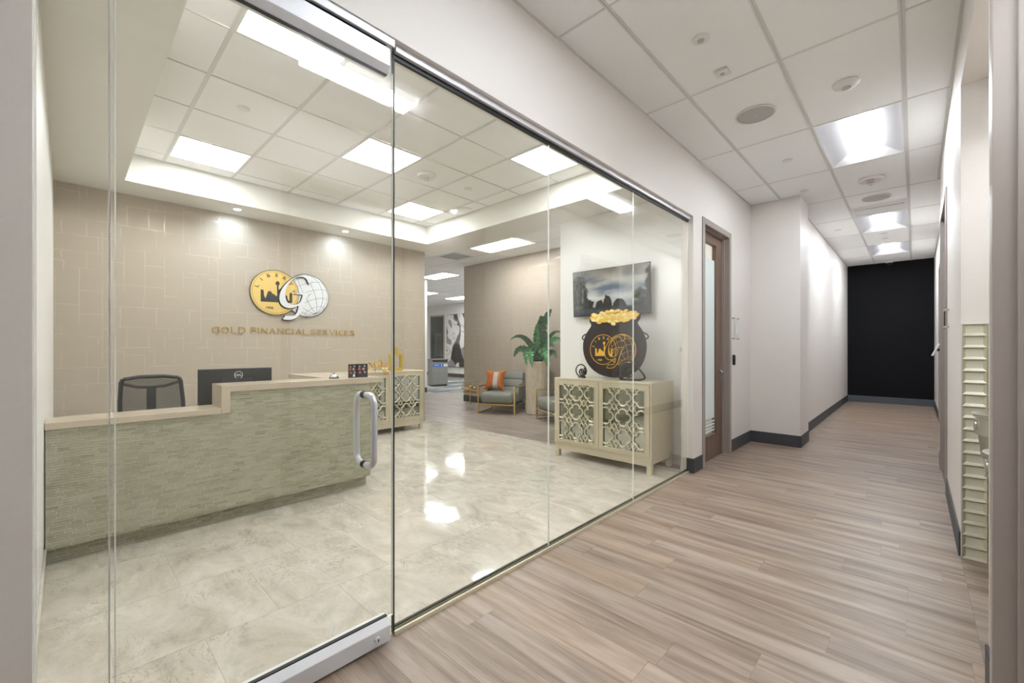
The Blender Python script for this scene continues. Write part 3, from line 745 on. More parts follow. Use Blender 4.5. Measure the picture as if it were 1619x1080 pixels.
MB().box(-3.935, CXF, -.088, .775, .802, .842).build('low_counter', 'counter', dk, off=O, bevel=.002, seg=1)
MB().box(-3.935, CXF, .775, .83, .802, 1.005).build('counter_step', 'counter', dk, off=O, bevel=.002, seg=1)
MB().prism([(-3.935, .83), (CXF, .83), (CXF, 2.06), (-4.80, 2.06), (-4.80, 1.62), (-3.935, 1.62)], .957, 1.005).build('high_counter', 'counter', dk, off=O, bevel=.002, seg=1)
MB().box(-4.55, -3.90, -.085, 1.62, .715, .745).build('work_surface', 'counter', dk, off=O)
MB().box(-4.5, -3.95, -.08, .35, 0, .715).build('pedestal', 'grey_lam', dk, off=O)

# monitor on the work surface, back towards the glass
mt = thing('monitor', 'black desktop monitor seen from behind at the desk step', 'monitor', (-4.14, .99, .745), R_X)
MB().box(-.268, .268, .035, .362, -.022, .0).build('screen_housing', 'black_plastic', mt, bevel=.006, seg=3)
MB().box(-.255, .255, .05, .35, -.0245, -.022).build('screen_panel', 'dark_door', mt)
MB().box(-.11, .11, .09, .28, 0, .012).build('rear_cover', 'black_plastic', mt, bevel=.004, seg=2)
MB().box(-.04, .04, 0.0, .17, .012, .035).build('stand_neck', 'black_plastic', mt, bevel=.003, seg=1)
MB().box(-.13, .13, 0.0, .01, -.09, .11).build('stand_base', 'black_plastic', mt, bevel=.003, seg=1)
def text_mesh(s, size, ext, bold=.012):
    cu = bpy.data.curves.new('t', 'FONT'); cu.body = s; cu.size = size; cu.extrude = ext; cu.resolution_u = 3; cu.offset = size*bold
    o = bpy.data.objects.new('t', cu); COL.objects.link(o)
    dg = bpy.context.evaluated_depsgraph_get(); dg.update()
    me = bpy.data.meshes.new_from_object(o.evaluated_get(dg)); bpy.data.objects.remove(o); bpy.data.curves.remove(cu)
    return me
def text_part(name, s, h, depth, mat, parent, cx, cy, z, rot=0, sx=1, label=None):
    """one piece of lettering, cap height h, centred at cx, cy in the parent's plane"""
    me = text_mesh(s, h/.7, depth/2); vs = [v.co.copy() for v in me.vertices]
    x0, x1 = min(v.x for v in vs), max(v.x for v in vs); y0, y1 = min(v.y for v in vs), max(v.y for v in vs)
    sy = h/(y1-y0) if len(s) == 1 else 1
    R2 = Matrix.Rotation(rot, 3, 'Z')
    for v in me.vertices:
        p = R2 @ Vector(((v.co.x-(x0+x1)/2)*sx, (v.co.y-(y0+y1)/2)*sy, v.co.z+z+depth/2)); v.co = p+Vector((cx, cy, 0))
    me.materials.clear(); me.materials.append(M[mat])
    o = bpy.data.objects.new(name, me); COL.objects.link(o); o.parent = parent
    if label: o['label'] = label
    return o
def ring(r0, r1, z0, z1, c=(0, 0), n=48):
    m = MB(); vs = []
    for r, z in ((r1, z0), (r1, z1), (r0, z1), (r0, z0)): vs += [(c[0]+r*math.cos(2*PI*k/n), c[1]+r*math.sin(2*PI*k/n), z) for k in range(n)]
    fs = []
    for i in range(4):
        j = (i+1) % 4; fs += [(i*n+k, i*n+(k+1) % n, j*n+(k+1) % n, j*n+k) for k in range(n)]
    return m.add(vs, fs)
ring(.028, .0315, 0, .0012, (.012, .306), 32).build('round_logo_ring', 'sign_white', mt)
text_part('logo_lettering', 'DELL', .0165, .001, 'sign_white', mt, .012, .306, 0)

# desk chair
oc = thing('office_chair', 'black mesh-back office chair behind the low counter', 'chair', (-4.95, .53, 0), R_X)
def P2(pts): return pts
bk = [(-.215, .72), (-.205, 1.0), (-.19, 1.02), (0, 1.04), (.19, 1.02), (.205, 1.0), (.215, .72), (.19, .55), (-.19, .55)]
fr = [(-.21, .60, .02), (-.215, .80, .0), (-.205, .985, -.02), (-.19, 1.005, -.022), (-.08, 1.022, -.03), (.08, 1.022, -.03), (.19, 1.005, -.022), (.205, .985, -.02), (.22, .80, .0), (.225, .60, .02), (.17, .52, .03), (-.17, .52, .03)]
m = MB()
for i in range(len(fr)):
    a, b = Vector(fr[i]), Vector(fr[(i+1) % len(fr)])
    m.tube([a, b], .016, 8)
m.build('back_frame', 'dark_rubber', oc, smooth=True)
MB().add([(-.205, .60, .02), (-.205, .985, -.022), (0, 1.015, -.032), (.205, .985, -.022), (.22, .60, .02), (0, .53, .03), (0, .8, -.008)],
    [(0, 6, 1), (1, 6, 2), (2, 6, 3), (3, 6, 4), (4, 6, 5), (5, 6, 0)]).build('back_mesh', 'mesh', oc)
m = MB(); m.tube([(-.195, .965, -.05), (-.1, .93, -.06), (0, .922, -.062), (.1, .93, -.06), (.195, .965, -.05)], .013, 8)
m.box(-.032, .032, .50, .925, -.07, -.05)
m.build('back_spine', 'dark_rubber', oc, bevel=0, smooth=False)
MB().box(-.24, .24, .43, .50, .02, .46).build('seat', 'dark_rubber', oc, bevel=.03, seg=3)
MB().box(-.03, .03, .40, .52, -.07, .10).build('back_bracket', 'dark_rubber', oc)
MB().tube([(0, .10, .24), (0, .43, .24)], .028, 12).build('gas_lift', 'black_plastic', oc, smooth=True)
for k in range(5):
    a = 2*PI*k/5+.3; x, z = .30*math.cos(a), .24+.30*math.sin(a)
    lg = MB().tube([(0, .11, .24), (x, .065, z)], .018, 8, rr=[.026, .016]).build('base_leg', 'black_plastic', oc, smooth=True)
    MB().tube([(x-.02, .03, z), (x+.02, .03, z)], .03, 12).build('caster', 'black_plastic', lg, smooth=True)
for s in (-1, 1): MB().tube([(s*.26, .46, .2), (s*.27, .66, .2), (s*.27, .67, .1), (s*.27, .67, .34)], .016, 8).tube([(s*.2, .45, .2), (s*.265, .46, .2)], .014, 8).build('armrest', 'dark_rubber', oc, smooth=True)

# bell
bl = thing('counter_bell', 'chrome service bell on the high counter of the desk', 'bell', (-3.80, 1.665, 1.005))
MB().lathe([(.042, 0), (.044, .006), (.036, .011)], 24).build('bell_base', 'black_plastic', bl, smooth=True)
MB().lathe([(.037, .011), (.036, .018), (.030, .030), (.018, .038), (.004, .041)], 24).build('bell_dome', 'chrome', bl, smooth=True)
MB().lathe([(.004, .041), (.004, .048), (.008, .049), (.006, .053)], 12).build('plunger', 'chrome', bl, smooth=True)
# folded card
cd = thing('folded_card', 'dark folded card with small portraits standing on the counter', 'card', (-3.76, 1.86, 1.005), R_X)
for s in (-1, 1):
    rot = Matrix.Rotation(s*-.28, 4, 'Y')
    c = MB().box(0 if s > 0 else -.098, .098 if s > 0 else 0, 0, .125, -.001, .001).build('card_panel', 'black_plastic', cd, xf=rot)
    k = 0
    for (x, y, rr, hx_) in (((.025, .10, .009, '#b98a92'), (.07, .105, .008, '#c9c3c6'), (.022, .078, .011, '#c8645c'), (.06, .078, .012, '#d29aa4'), (.028, .045, .011, '#b8705e'), (.072, .048, .010, '#cf9fb2'))):
        key = 'skin'+hx_
        if key not in M: M[key] = plain('portrait_print_'+hx_[1:], hx_, .6)
        xx = x if s > 0 else -.098+x
        MB().lathe([(rr, 0), (rr, .0004)], 14, (xx, y, .0012)).build('portrait_print', key, c, xf=rot)
    if s < 0: MB().box(-.045, -.022, .008, .032, .001, .0016).build('white_print', 'sign_white', c, xf=rot)

# ================================================================== WALL SIGN
def logo_G():
    return [(0.223, 0.158), (0.267, 0.208), (0.271, 0.233), (0.255, 0.26), (0.215, 0.278), (0.137, 0.275), (0.06, 0.25), (-0.001, 0.209), (-0.06, 0.155), (-0.112, 0.086), (-0.147, 0.011), (-0.159, -0.06), (-0.15, -0.123), (-0.119, -0.168), (-0.068, -0.192), (-0.016, -0.194), (0.037, -0.179), (0.079, -0.152), (0.087, -0.169), (0.079, -0.21), (0.064, -0.251), (0.045, -0.281), (0.014, -0.296), (-0.083, -0.301), (-0.116, -0.349), (-0.046, -0.357), (0.022, -0.342), (0.083, -0.299), (0.129, -0.231), (0.16, -0.115), (0.203, -0.001), (0.263, 0.04), (0.075, 0.024), (0.033, 0.004), (0.125, 0.006), (0.141, -0.002), (0.129, -0.052), (0.11, -0.102), (0.09, -0.12), (0.06, -0.137), (0.007, -0.147), (-0.038, -0.138), (-0.071, -0.105), (-0.086, -0.046), (-0.086, 0.017), (-0.068, 0.09), (-0.031, 0.158), (0.014, 0.207), (0.06, 0.237), (0.106, 0.25), (0.152, 0.252), (0.188, 0.232), (0.209, 0.193)]
SKY = [(-0.378, 0.026), (-0.349, 0.027), (-0.342, 0.0), (-0.34, -0.045), (-0.322, -0.086), (-0.308, -0.042), (-0.29, 0.013), (-0.262, 0.016), (-0.234, -0.02), (-0.213, -0.022), (-0.195, -0.048), (-0.181, -0.031), (-0.183, 0.102), (-0.202, 0.115), (-0.199, 0.139), (-0.177, 0.161), (-0.154, 0.144), (-0.152, 0.117), (-0.165, 0.1), (-0.163, 0.041), (-0.134, 0.068), (-0.126, -0.026), (-0.09, -0.055), (-0.079, -0.022), (-0.06, -0.028), (-0.049, -0.083), (-0.027, -0.097), (-0.025, 0.007), (-0.012, 0.02), (0.007, 0.01), (0.007, -0.12), (-0.378, -0.129)]
def smooth_poly(p, it=1):
    for _ in range(it):
        q = []; n = len(p)
        for i in range(n):
            a, b, c = Vector(p[i-1]), Vector(p[i]), Vector(p[(i+1) % n])
            ang = (b-a).angle(c-b) if (b-a).length > 0 and (c-b).length > 0 else 0
            if ang > .9: q.append(tuple(b))
            else: q += [tuple(b*.75+a*.25), tuple(b*.75+c*.25)]
        p = q
    return p
def offset_poly(p, d):
    n = len(p); a = sum(p[i][0]*p[(i+1) % n][1]-p[(i+1) % n][0]*p[i][1] for i in range(n)); s = 1 if a > 0 else -1
    out = []
    for i in range(n):
        e1 = (Vector(p[i])-Vector(p[i-1])).normalized(); e2 = (Vector(p[(i+1) % n])-Vector(p[i])).normalized()
        t = (e1+e2); t = t.normalized() if t.length > .3 else e1
        out.append((p[i][0]+s*t.y*d, p[i][1]-s*t.x*d))
    return out
Gp = smooth_poly(logo_G(), 1)
def globe_lines(c, R, z, r, tilt=.34, roll=.436):
    """meridians and parallels of a tilted sphere drawn flat on the disc"""
    m = MB(); out = []
    rot = Matrix.Rotation(roll, 3, 'Z') @ Matrix.Rotation(-tilt, 3, 'X')
    def seg(pts):
        run = []
        for p in pts:
            q = rot @ p
            if q.z > -.02: run.append((c[0]+q.x*R*.97, c[1]+q.y*R*.97, z))
            else:
                if len(run) > 2: out.append(run)
                run = []
        if len(run) > 2: out.append(run)
    for k in range(12):
        a = 2*PI*k/12+.12
        seg([Vector((math.cos(b)*math.cos(a), math.sin(b), math.cos(b)*math.sin(a))) for b in [(-PI/2)+PI*i/24 for i in range(25)]])
    for la in (-60, -35, -10, 15, 40, 65):
        b = math.radians(la); seg([Vector((math.cos(b)*math.cos(a), math.sin(b), math.cos(b)*math.sin(a))) for a in [2*PI*i/40 for i in range(41)]])
    for run in out: m.tube(run, r, 4)
    return m
CC, GC, LR = (-.202, .002), (.207, -.002), .295
sg = thing('coin_globe_sign', 'round gold coin and silver globe emblem with a large white G on the back wall', 'sign', (-6.197, 2.12, 2.013), R_X)
def disc(c, r, z0, z1, n=64): return MB().lathe([(r, z0), (r, z1)], n, (c[0], c[1], 0))
disc(GC, LR+.006, .004, .020).build('globe_edge', 'sign_dark', sg)
disc(GC, LR-.002, .020, .0225).build('globe_face', 'sign_white', sg, label='silver-white globe disc')
globe_lines(GC, LR, .0225, .0022).build('globe_lines', 'sign_dark', sg)
disc(CC, LR+.006, .008, .024).build('coin_edge', 'sign_dark', sg)
disc(CC, LR-.002, .024, .0265).build('coin_face', 'gold_sign', sg, label='gold coin disc')
ring(LR-.022, LR-.019, .0265, .0275, CC, 64).build('coin_rim_line', 'sign_dark', sg)
MB().prism(SKY, .0265, .030).build('skyline', 'sign_dark', sg)
for k, ch in enumerate('LIBERTY'):
    a = math.radians(162-25.4*k); text_part('letter', ch, .044, .003, 'sign_dark', sg, CC[0]+.232*math.cos(a), CC[1]+.232*math.sin(a), .0265, a-PI/2, sx=1.15)
text_part('date_lettering', '1998', .034, .002, 'sign_dark', sg, -.273, -.205, .0265)
MB().prism(offset_poly([(x-.008, y-.006) for x, y in Gp], .008), .0268, .036).build('big_letter_edge', 'sign_dark', sg)
MB().prism(Gp, .036, .046).build('big_letter', 'sign_white', sg, label='large white italic letter G')
wl_ = thing('wall_lettering', 'gold letters reading GOLD FINANCIAL SERVICES under the emblem', 'sign', (-6.2, 0, 1.505), R_X)
def yat(u): 
    s = (u-809.5)/669.6; a = math.atan(636.5/669.6); dx = -math.sin(a)+math.cos(a)*s; dy = math.cos(a)+math.sin(a)*s
    return dy*(-6.19/dx)
for word, u0, u1 in (('GOLD', 335, 388.3), ('FINANCIAL', 396, 486.4), ('SERVICES', 491, 560.5)):
    y0, y1 = yat(u0), yat(u1)
    wd = {'I': .25, 'G': 1.15, 'O': 1.1, 'D': 1.1, 'C': 1.05, 'N': 1.05, 'A': 1.15, 'F': .9, 'L': .85, 'S': 1.05, 'E': .95, 'R': 1.05, 'V': 1.1}
    gap = .32; tot = sum(wd[c] for c in word)+gap*(len(word)-1); k = (y1-y0)/tot; x = y0
    for c in word:
        w = wd[c]*k
        me = text_mesh(c, 1, .004, -.012); vx = [v.co.x for v in me.vertices]; vy = [v.co.y for v in me.vertices]
        for v in me.vertices:
            v.co.x = x+(v.co.x-min(vx))/(max(vx)-min(vx))*(w if c != 'I' else .016); v.co.y = -.04+(v.co.y-min(vy))/(max(vy)-min(vy))*.08; v.co.z = v.co.z+.010
        me.materials.clear(); me.materials.append(M['gold_letter'])
        o = bpy.data.objects.new('letter', me); COL.objects.link(o); o.parent = wl_
        x += w+gap*k

# ================================================================== LATTICE CABINETS
def quatrefoil(cx, cz, R):
    pts = []
    for q in range(4):
        a0 = q*PI/2; c = (cx+math.cos(a0)*R*.46, cz+math.sin(a0)*R*.46)
        for k in range(11):
            t = a0-PI*.5+PI*k/10; pts.append((c[0]+math.cos(t)*R*.54, c[1]+math.sin(t)*R*.54))
    return pts
def lattice(w, h, top_off):
    """champagne trellis for an opening of w x h, x centred, z from 0; clipped to the opening"""
    m = MB(); p = .213; px = .204; R = .090
    def put(pts, r=.0095, closed=True):
        seq = pts+[pts[0]] if closed else pts; run = []
        for x, z in seq:
            if -w/2 <= x <= w/2 and 0 <= z <= h: run.append((x, -.004, z))
            else:
                if len(run) > 1: m.tube(run, r, 6)
                run = []
        if len(run) > 1: m.tube(run, r, 6)
    for i in range(-1, 2):
        for j in range(-1, 4):
            cx, cz = i*px, h-top_off-p*j
            put(quatrefoil(cx, cz, R))
            for q in range(4):       # collars at the cusps
                sx, sz = ((1, 1), (-1, 1), (-1, -1), (1, -1))[q]; x, z = cx+sx*.046, cz+sz*.046
                if abs(x) < w/2-.012 and .012 < z < h-.012: m.add([(x+dx*.0115, y, z+dz*.0115) for y in (-.016, .006) for dx, dz in ((1, 0), (0, 1), (-1, 0), (0, -1))], [(0, 1, 2, 3), (7, 6, 5, 4), (0, 4, 5, 1), (1, 5, 6, 2), (2, 6, 7, 3), (3, 7, 4, 0)])
    for i in range(-2, 2):
        for j in range(-1, 5):
            cx, cz = (i+.5)*px, h-top_off-p*(j-.5)
            for s in (-1, 1):        # crossing ogee arches between four quatrefoils
                pts = [(cx+.056*t, cz+s*(-.036+.096*(abs(t)**1.3))) for t in [-1+k/6 for k in range(13)]]
                put(pts, .0062, False)
    return m
def cabinet(label, loc, rot):
    t = thing('lattice_cabinet', label, 'cabinet', loc, rot, group='champagne lattice cabinets')
    W_, D = 1.22, .52; zb, zt = .155, .925
    # local x to the right, front at y = 0 facing -y, back at y = D
    m = MB(); m.box(-W_/2, W_/2, .0, D, zt-.02, zt); m.box(-W_/2, -W_/2+.02, .0, D, zb, zt-.02); m.box(W_/2-.02, W_/2, .0, D, zb, zt-.02)
    m.box(-W_/2+.02, W_/2-.02, 0, D, zb, zb+.018); m.box(-W_/2+.02, W_/2-.02, D-.012, D, zb+.018, zt-.02)
    m.build('body', 'champ', t, bevel=.002, seg=1)
    m = MB(); m.box(-W_/2+.012, W_/2-.012, .012, .035, .08, zb); m.box(-W_/2+.012, W_/2-.012, D-.035, D-.012, .08, zb)
    m.box(-W_/2+.012, -W_/2+.035, .035, D-.035, .10, zb); m.box(W_/2-.035, W_/2-.012, .035, D-.035, .10, zb)
    m.build('apron', 'champ', t, bevel=.002, seg=1)
    for sx in (-1, 1):
        for y in (.004, D-.062):
            a = -W_/2+.004 if sx < 0 else W_/2-.062
            MB().prism([(a+.003, y+.003), (a+.055, y+.003), (a+.055, y+.055), (a+.003, y+.055)], 0, zb).build('leg', 'champ', t, bevel=.002, seg=1)
    for s in (-1, 1):
        x0, x1 = (-W_/2+.022, -.003) if s < 0 else (.003, W_/2-.022); dz0, dz1 = zb+.02, zt-.022
        cx = (x0+x1)/2; ow, o0, o1 = .49, .209, .863
        m = MB(); m.box(x0, cx-ow/2, -.006, .014, dz0, dz1); m.box(cx+ow/2, x1, -.006, .014, dz0, dz1); m.box(cx-ow/2, cx+ow/2, -.006, .014, dz0, o0); m.box(cx-ow/2, cx+ow/2, -.006, .014, o1, dz1)
        d = m.build('door', 'champ', t)
        MB().frame(cx-ow/2, cx+ow/2, o0, o1, -.011, -.002, .008).build('door_bead', 'champ_lat', d)
        MB().box(cx-ow/2, cx+ow/2, .010, .013, o0, o1).build('mirror_panel', 'mirror', d)
        lt = lattice(ow-.01, o1-o0, .102); lt.v = [(x+cx, y, z+o0) for x, y, z in lt.v]
        lt.build('lattice', 'champ_lat', d, smooth=True)
    return t
cabinet('champagne lattice-door cabinet below the television and pot cutout', (-2.51, 4.02, 0), (0, 0, 0))
c2 = cabinet('champagne lattice-door cabinet against the papered back wall behind the desk', (-5.66, 3.30, 0), (0, 0, PI/2))

# gold bottle-shaped frame and gold flowers on cabinet 1
gf = thing('gold_bottle_ornament', 'flat gold bottle-shaped frame standing on the cabinet by the back wall', 'ornament', (-5.80, 3.50, .925), R_X)
def rrect(w, h, r, cy=0, n=5):
    pts = []
    for (sx, sy, a0) in ((1, -1, -PI/2), (1, 1, 0), (-1, 1, PI/2), (-1, -1, PI)):
        for k in range(n+1):
            a = a0+PI/2*k/n; pts.append((sx*(w/2-r)+r*math.cos(a), cy+sy*(h/2-r)+r*math.sin(a)))
    return pts
def loop_band(outer, inner, z0, z1):
    m = MB(); n = len(outer); vs = [(x, y, z1) for x, y in outer]+[(x, y, z1) for x, y in inner]+[(x, y, z0) for x, y in inner]+[(x, y, z0) for x, y in outer]; fs = []
    for i in range(4):
        j = (i+1) % 4; fs += [(i*n+k, i*n+(k+1) % n, j*n+(k+1) % n, j*n+k) for k in range(n)]
    return m.add(vs, fs)
loop_band(rrect(.225, .27, .03, .135), rrect(.145, .19, .012, .14), -.03, .03).build('bottle_frame', 'gold_frame', gf, bevel=.003, seg=1)
MB().box(-.028, .028, .27, .345, -.02, .02).build('bottle_neck', 'gold_frame', gf, bevel=.004, seg=1)
MB().box(-.035, .035, .345, .365, -.024, .024).build('bottle_lip', 'gold_frame', gf, bevel=.003, seg=1)
fw = thing('gold_flower_sculpture', 'shiny gold flower sculpture lying on the cabinet behind the folded card', 'ornament', (-5.62, 3.06, .925), R_X)
def petal(L, wd, cup, seed=0):
    m = MB(); n = 8; vs = []; fs = []
    for i in range(n+1):
        t = i/n; w = wd*math.sin(PI*min(1, t*.93+.05))**.7
        for k in range(5):
            q = -1+k/2; vs.append((q*w, t*L, cup*(t*t*.6+q*q*.5*w/wd)*L))
    for i in range(n):
        for k in range(4): a = i*5+k; fs.append((a, a+1, a+6, a+5))
    n0 = len(vs); vs += [(x, y, z-.003) for x, y, z in vs]; fs += [tuple(i+n0 for i in f[::-1]) for f in fs]
    return m.add(vs, fs)
for (x, y, z, rx, ry, rz, L) in ((.10, .07, 0, .2, .3, -1.1, .11), (.06, .09, .01, .4, -.5, -.2, .10), (.0, .08, .0, .3, .2, .7, .10), (-.05, .07, .01, .2, .9, 1.3, .11), (-.16, .02, .0, .3, .1, .4, .09), (-.20, .02, .02, .5, -.4, 1.8, .07), (.13, .02, .0, .3, .9, -1.8, .09)):
    petal(L, .035, .5).build('petal', 'gold', fw, smooth=True, xf=Matrix.Translation((x, y, z)) @ Euler((rx, ry, rz)).to_matrix().to_4x4())
MB().tube([(-.22, .012, 0), (-.1, .03, .01), (.0, .08, 0), (.08, .085, 0), (.13, .02, 0)], .009, 8).tube([(.0, .08, 0), (.0, .01, .0)], .007, 8).build('stem', 'gold', fw, smooth=True)

# ================================================================== POT CUTOUT
pt = thing('pot_of_gold_cutout', 'flat black cauldron cutout heaped with gold coins on the lattice cabinet', 'display cutout', (-2.45, 4.24, .925), R_NY)
prof = [(-.335, .705), (-.335, .675), (-.310, .64), (-.312, .615), (-.335, .58), (-.375, .53), (-.405, .48), (-.425, .42), (-.43, .36), (-.42, .285), (-.385, .20), (-.325, .125), (-.245, .07), (-.15, .035), (-.05, .02), (.05, .02),
    (.15, .036), (.25, .075), (.325, .135), (.375, .21), (.40, .29), (.41, .37), (.40, .44), (.38, .50), (.345, .56), (.31, .61), (.30, .64), (.325, .67), (.342, .71), (.33, .745), (.28, .77), (.10, .79), (-.10, .79), (-.27, .775), (-.325, .75)]
prof = smooth_poly([(x*.97-(.006 if x > 0 else -.004), y*(1 if y < .6 else .985)) for x, y in prof], 2)
MB().prism(prof, -.008, .004).build('cauldron_board', 'pot_black', pt)
for s in (-1, 1):
    x = s*(.362 if s < 0 else .345); MB().tube([(x+s*(.0+.062*math.sin(a_)), .485+.034*math.cos(a_)-.012*math.sin(a_), -.002) for a_ in [PI*k_/12 for k_ in range(13)]], .008, 8).build('side_handle', 'pot_black', pt, smooth=True)
r = random.Random(12); cnt = 0
cp = [None, None]
rows = [(.752, .34, 7), (.735, .56, 12), (.715, .61, 13), (.695, .60, 13), (.675, .56, 12), (.655, .40, 9), (.768, .16, 4)]
for ri, (yy, ww, nn) in enumerate(rows):
    for k in range(nn):
        x = -.005-ww/2+ww*(k+.5)/nn+r.uniform(-.008, .008); y = yy+r.uniform(-.008, .008)
        i = r.choice((0, 0, 1))
        if cp[i] is None:
            mcn = MB().lathe([(.040, 0), (.040, .003), (.034, .0035)], 18); mcn.m = 1; mcn.lathe([(.033, .0036), (.030, .0046)], 18)
            cp[i] = mcn.build('coin', ['coin_rim', ('coin', 'coin2')[i]], pt); o = cp[i]
        else: o = cp[i].copy(); COL.objects.link(o); o.parent = pt
        o.location = (x, y, .004+.0012*ri+r.uniform(0, .001)); o.scale = (.86, .50, 1); o.rotation_euler = (0, 0, r.uniform(-.3, .3))
o = cp[1].copy(); COL.objects.link(o); o.parent = pt; o.location = (.0, .628, .012); o.scale = (.9, .62, 1); o.rotation_euler = (0, 0, -.3)
PS = .585; pc = (-.02, .335)
def pl(pts): return [(pc[0]+x*PS, pc[1]+y*PS) for x, y in pts]
def outline(poly, r_, z=.005): return MB().tube([(x, y, z) for x, y in poly], r_, 5, closed=True)
c_a = pl([(-.202, 0)])[0]; c_b = pl([(.207, 0)])[0]
ring(LR*PS-.006, LR*PS, .004, .0055, c_a, 56).build('emblem_coin_ring', 'pot_gold', pt)
ring(LR*PS-.006, LR*PS, .004, .0055, c_b, 56).build('emblem_globe_ring', 'pot_gold', pt)
globe_lines(c_b, LR*PS, .0045, .0016).build('emblem_globe_lines', 'pot_gold', pt)
MB().prism(pl(SKY), .004, .0055).build('emblem_skyline', 'pot_gold', pt)
MB().prism(pl(offset_poly(Gp, .012)), .0055, .0065).build('emblem_letter_outline', 'pot_gold', pt)
MB().prism(pl(Gp), .0065, .0075).build('emblem_letter', 'pot_black', pt)
for k, ch in enumerate('LIBER'):
    a = math.radians(162-25.4*k); text_part('letter', ch, .03, .001, 'pot_gold', pt, c_a[0]+.232*PS*math.cos(a), c_a[1]+.232*PS*math.sin(a), .004, a-PI/2)
text_part('date_lettering', '1998', .022, .001, 'pot_gold', pt, pc[0]-.273*PS, pc[1]-.205*PS, .004)
# wrought-iron scroll stands holding the cutout
def scroll(cx, cy, r0, turns, z, a0, dirn=1, r1=.012):
    n = int(24*turns); return [(cx+(r0+(r1-r0)*i/n)*math.cos(a0+dirn*2*PI*turns*i/n), cy+(r0+(r1-r0)*i/n)*math.sin(a0+dirn*2*PI*turns*i/n), z) for i in range(n+1)]
def chaikin(p, it=2):
    p = [Vector(v) for v in p]
    for _ in range(it):
        q = [p[0]]
        for a, b in zip(p, p[1:]): q += [a*.75+b*.25, a*.25+b*.75]
        p = q+[p[-1]]
    return p
def scroll_stand(x, label, big):
    t = thing('scroll_stand', label, 'stand', (x, 4.19, .925), R_NY, group='black scroll stands holding the pot cutout')
    if not big:
        MB().tube(scroll(.0, .085, .078, 1.15, .0, -.6, 1, .06), .008, 8).build('outer_scroll', 'iron', t, smooth=True)
        MB().tube(scroll(.03, .075, .052, 1.6, .02, 1.0, -1, .012), .009, 8).build('inner_scroll', 'iron', t, smooth=True)
        MB().tube([(.02, .10, .03), (.06, .06, .05), (.10, .012, .06)], .012, 8, rr=[.008, .014, .010]).tube([(-.03, .012, .0), (.10, .012, .06)], .009, 8).build('foot', 'iron', t, smooth=True)
        MB().lathe([(.02, 0), (.022, .012), (.012, .03)], 14).build('knob', 'iron', t, smooth=True, xf=Matrix.Translation((.055, .03, .03)))
    else:
        MB().tube(chaikin([(-.09, .03, .02), (-.10, .10, .02), (-.07, .18, .02), (.0, .225, .02), (.07, .215, .01), (.12, .15, .0), (.19, .07, -.01), (.205, .03, -.01), (.15, .012, .0), (.02, .012, .02)]), .010, 8).build('outer_scroll', 'iron', t, smooth=True)
        MB().tube(scroll(.045, .09, .065, 1.5, .04, 2.0, 1, .014), .010, 8).build('inner_scroll', 'iron', t, smooth=True)
        MB().prism(smooth_poly([(-.07, .03), (-.075, .15), (-.02, .20), (.05, .19), (.06, .10), (.03, .04)], 2), .0, .02).build('leaf_plate', 'iron', t, bevel=.003, seg=1)
        MB().lathe([(.024, 0), (.026, .014), (.012, .034)], 14).build('knob', 'iron', t, smooth=True, xf=Matrix.Translation((-.05, .03, .03)))
        MB().tube([(-.05, .012, .02), (.15, .012, .0)], .009, 8).build('foot', 'iron', t, smooth=True)
scroll_stand(-2.86, 'small black scroll stand under the left side of the pot cutout', False)
scroll_stand(-2.26, 'larger black scroll stand under the right side of the pot cutout', True)

# ================================================================== TELEVISION
tv = thing('television', 'wall-mounted flat television showing grey cliffs over a stormy sea', 'television', (-2.68, 4.525, 1.965), (PI/2+.03, 0, 0))
TW, TH = 1.06, .575
MB().box(-TW/2, TW/2, -TH/2, TH/2, -.016, 0).build('housing', 'black_plastic', tv, bevel=.004, seg=2)
MB().box(-TW/2+.1, TW/2-.1, -TH/2+.04, TH/2-.12, -.045, -.016).build('rear_housing', 'black_plastic', tv, bevel=.006, seg=2)
MB().box(-.2, .2, -.15, .15, -.058, -.045).build('wall_bracket', 'black_plastic', tv)
def pic_grid(w, h, nx, ny, fn, name, mat, parent, z):
    vs = [(-w/2+w*i/nx, -h/2+h*j/ny, z) for j in range(ny+1) for i in range(nx+1)]
    fs = [(j*(nx+1)+i, j*(nx+1)+i+1, (j+1)*(nx+1)+i+1, (j+1)*(nx+1)+i) for j in range(ny) for i in range(nx)]
    o = MB().add(vs, fs).build(name, mat, parent)
    ca = o.data.color_attributes.new('pic', 'FLOAT_COLOR', 'POINT')
    for j in range(ny+1):
        for i in range(nx+1): ca.data[j*(nx+1)+i].color = fn(i/nx, j/ny)
    return o
def fbm(x, y, s=0, o=4):
    v = 0; a = .5
    for _ in range(o): v += a*noise.noise(Vector((x, y, s))); x *= 2; y *= 2; a *= .5
    return v+.5
def lerp(a, b, t):
    t = max(0, min(1, t)); return tuple(a[i]*(1-t)+b[i]*t for i in range(4))
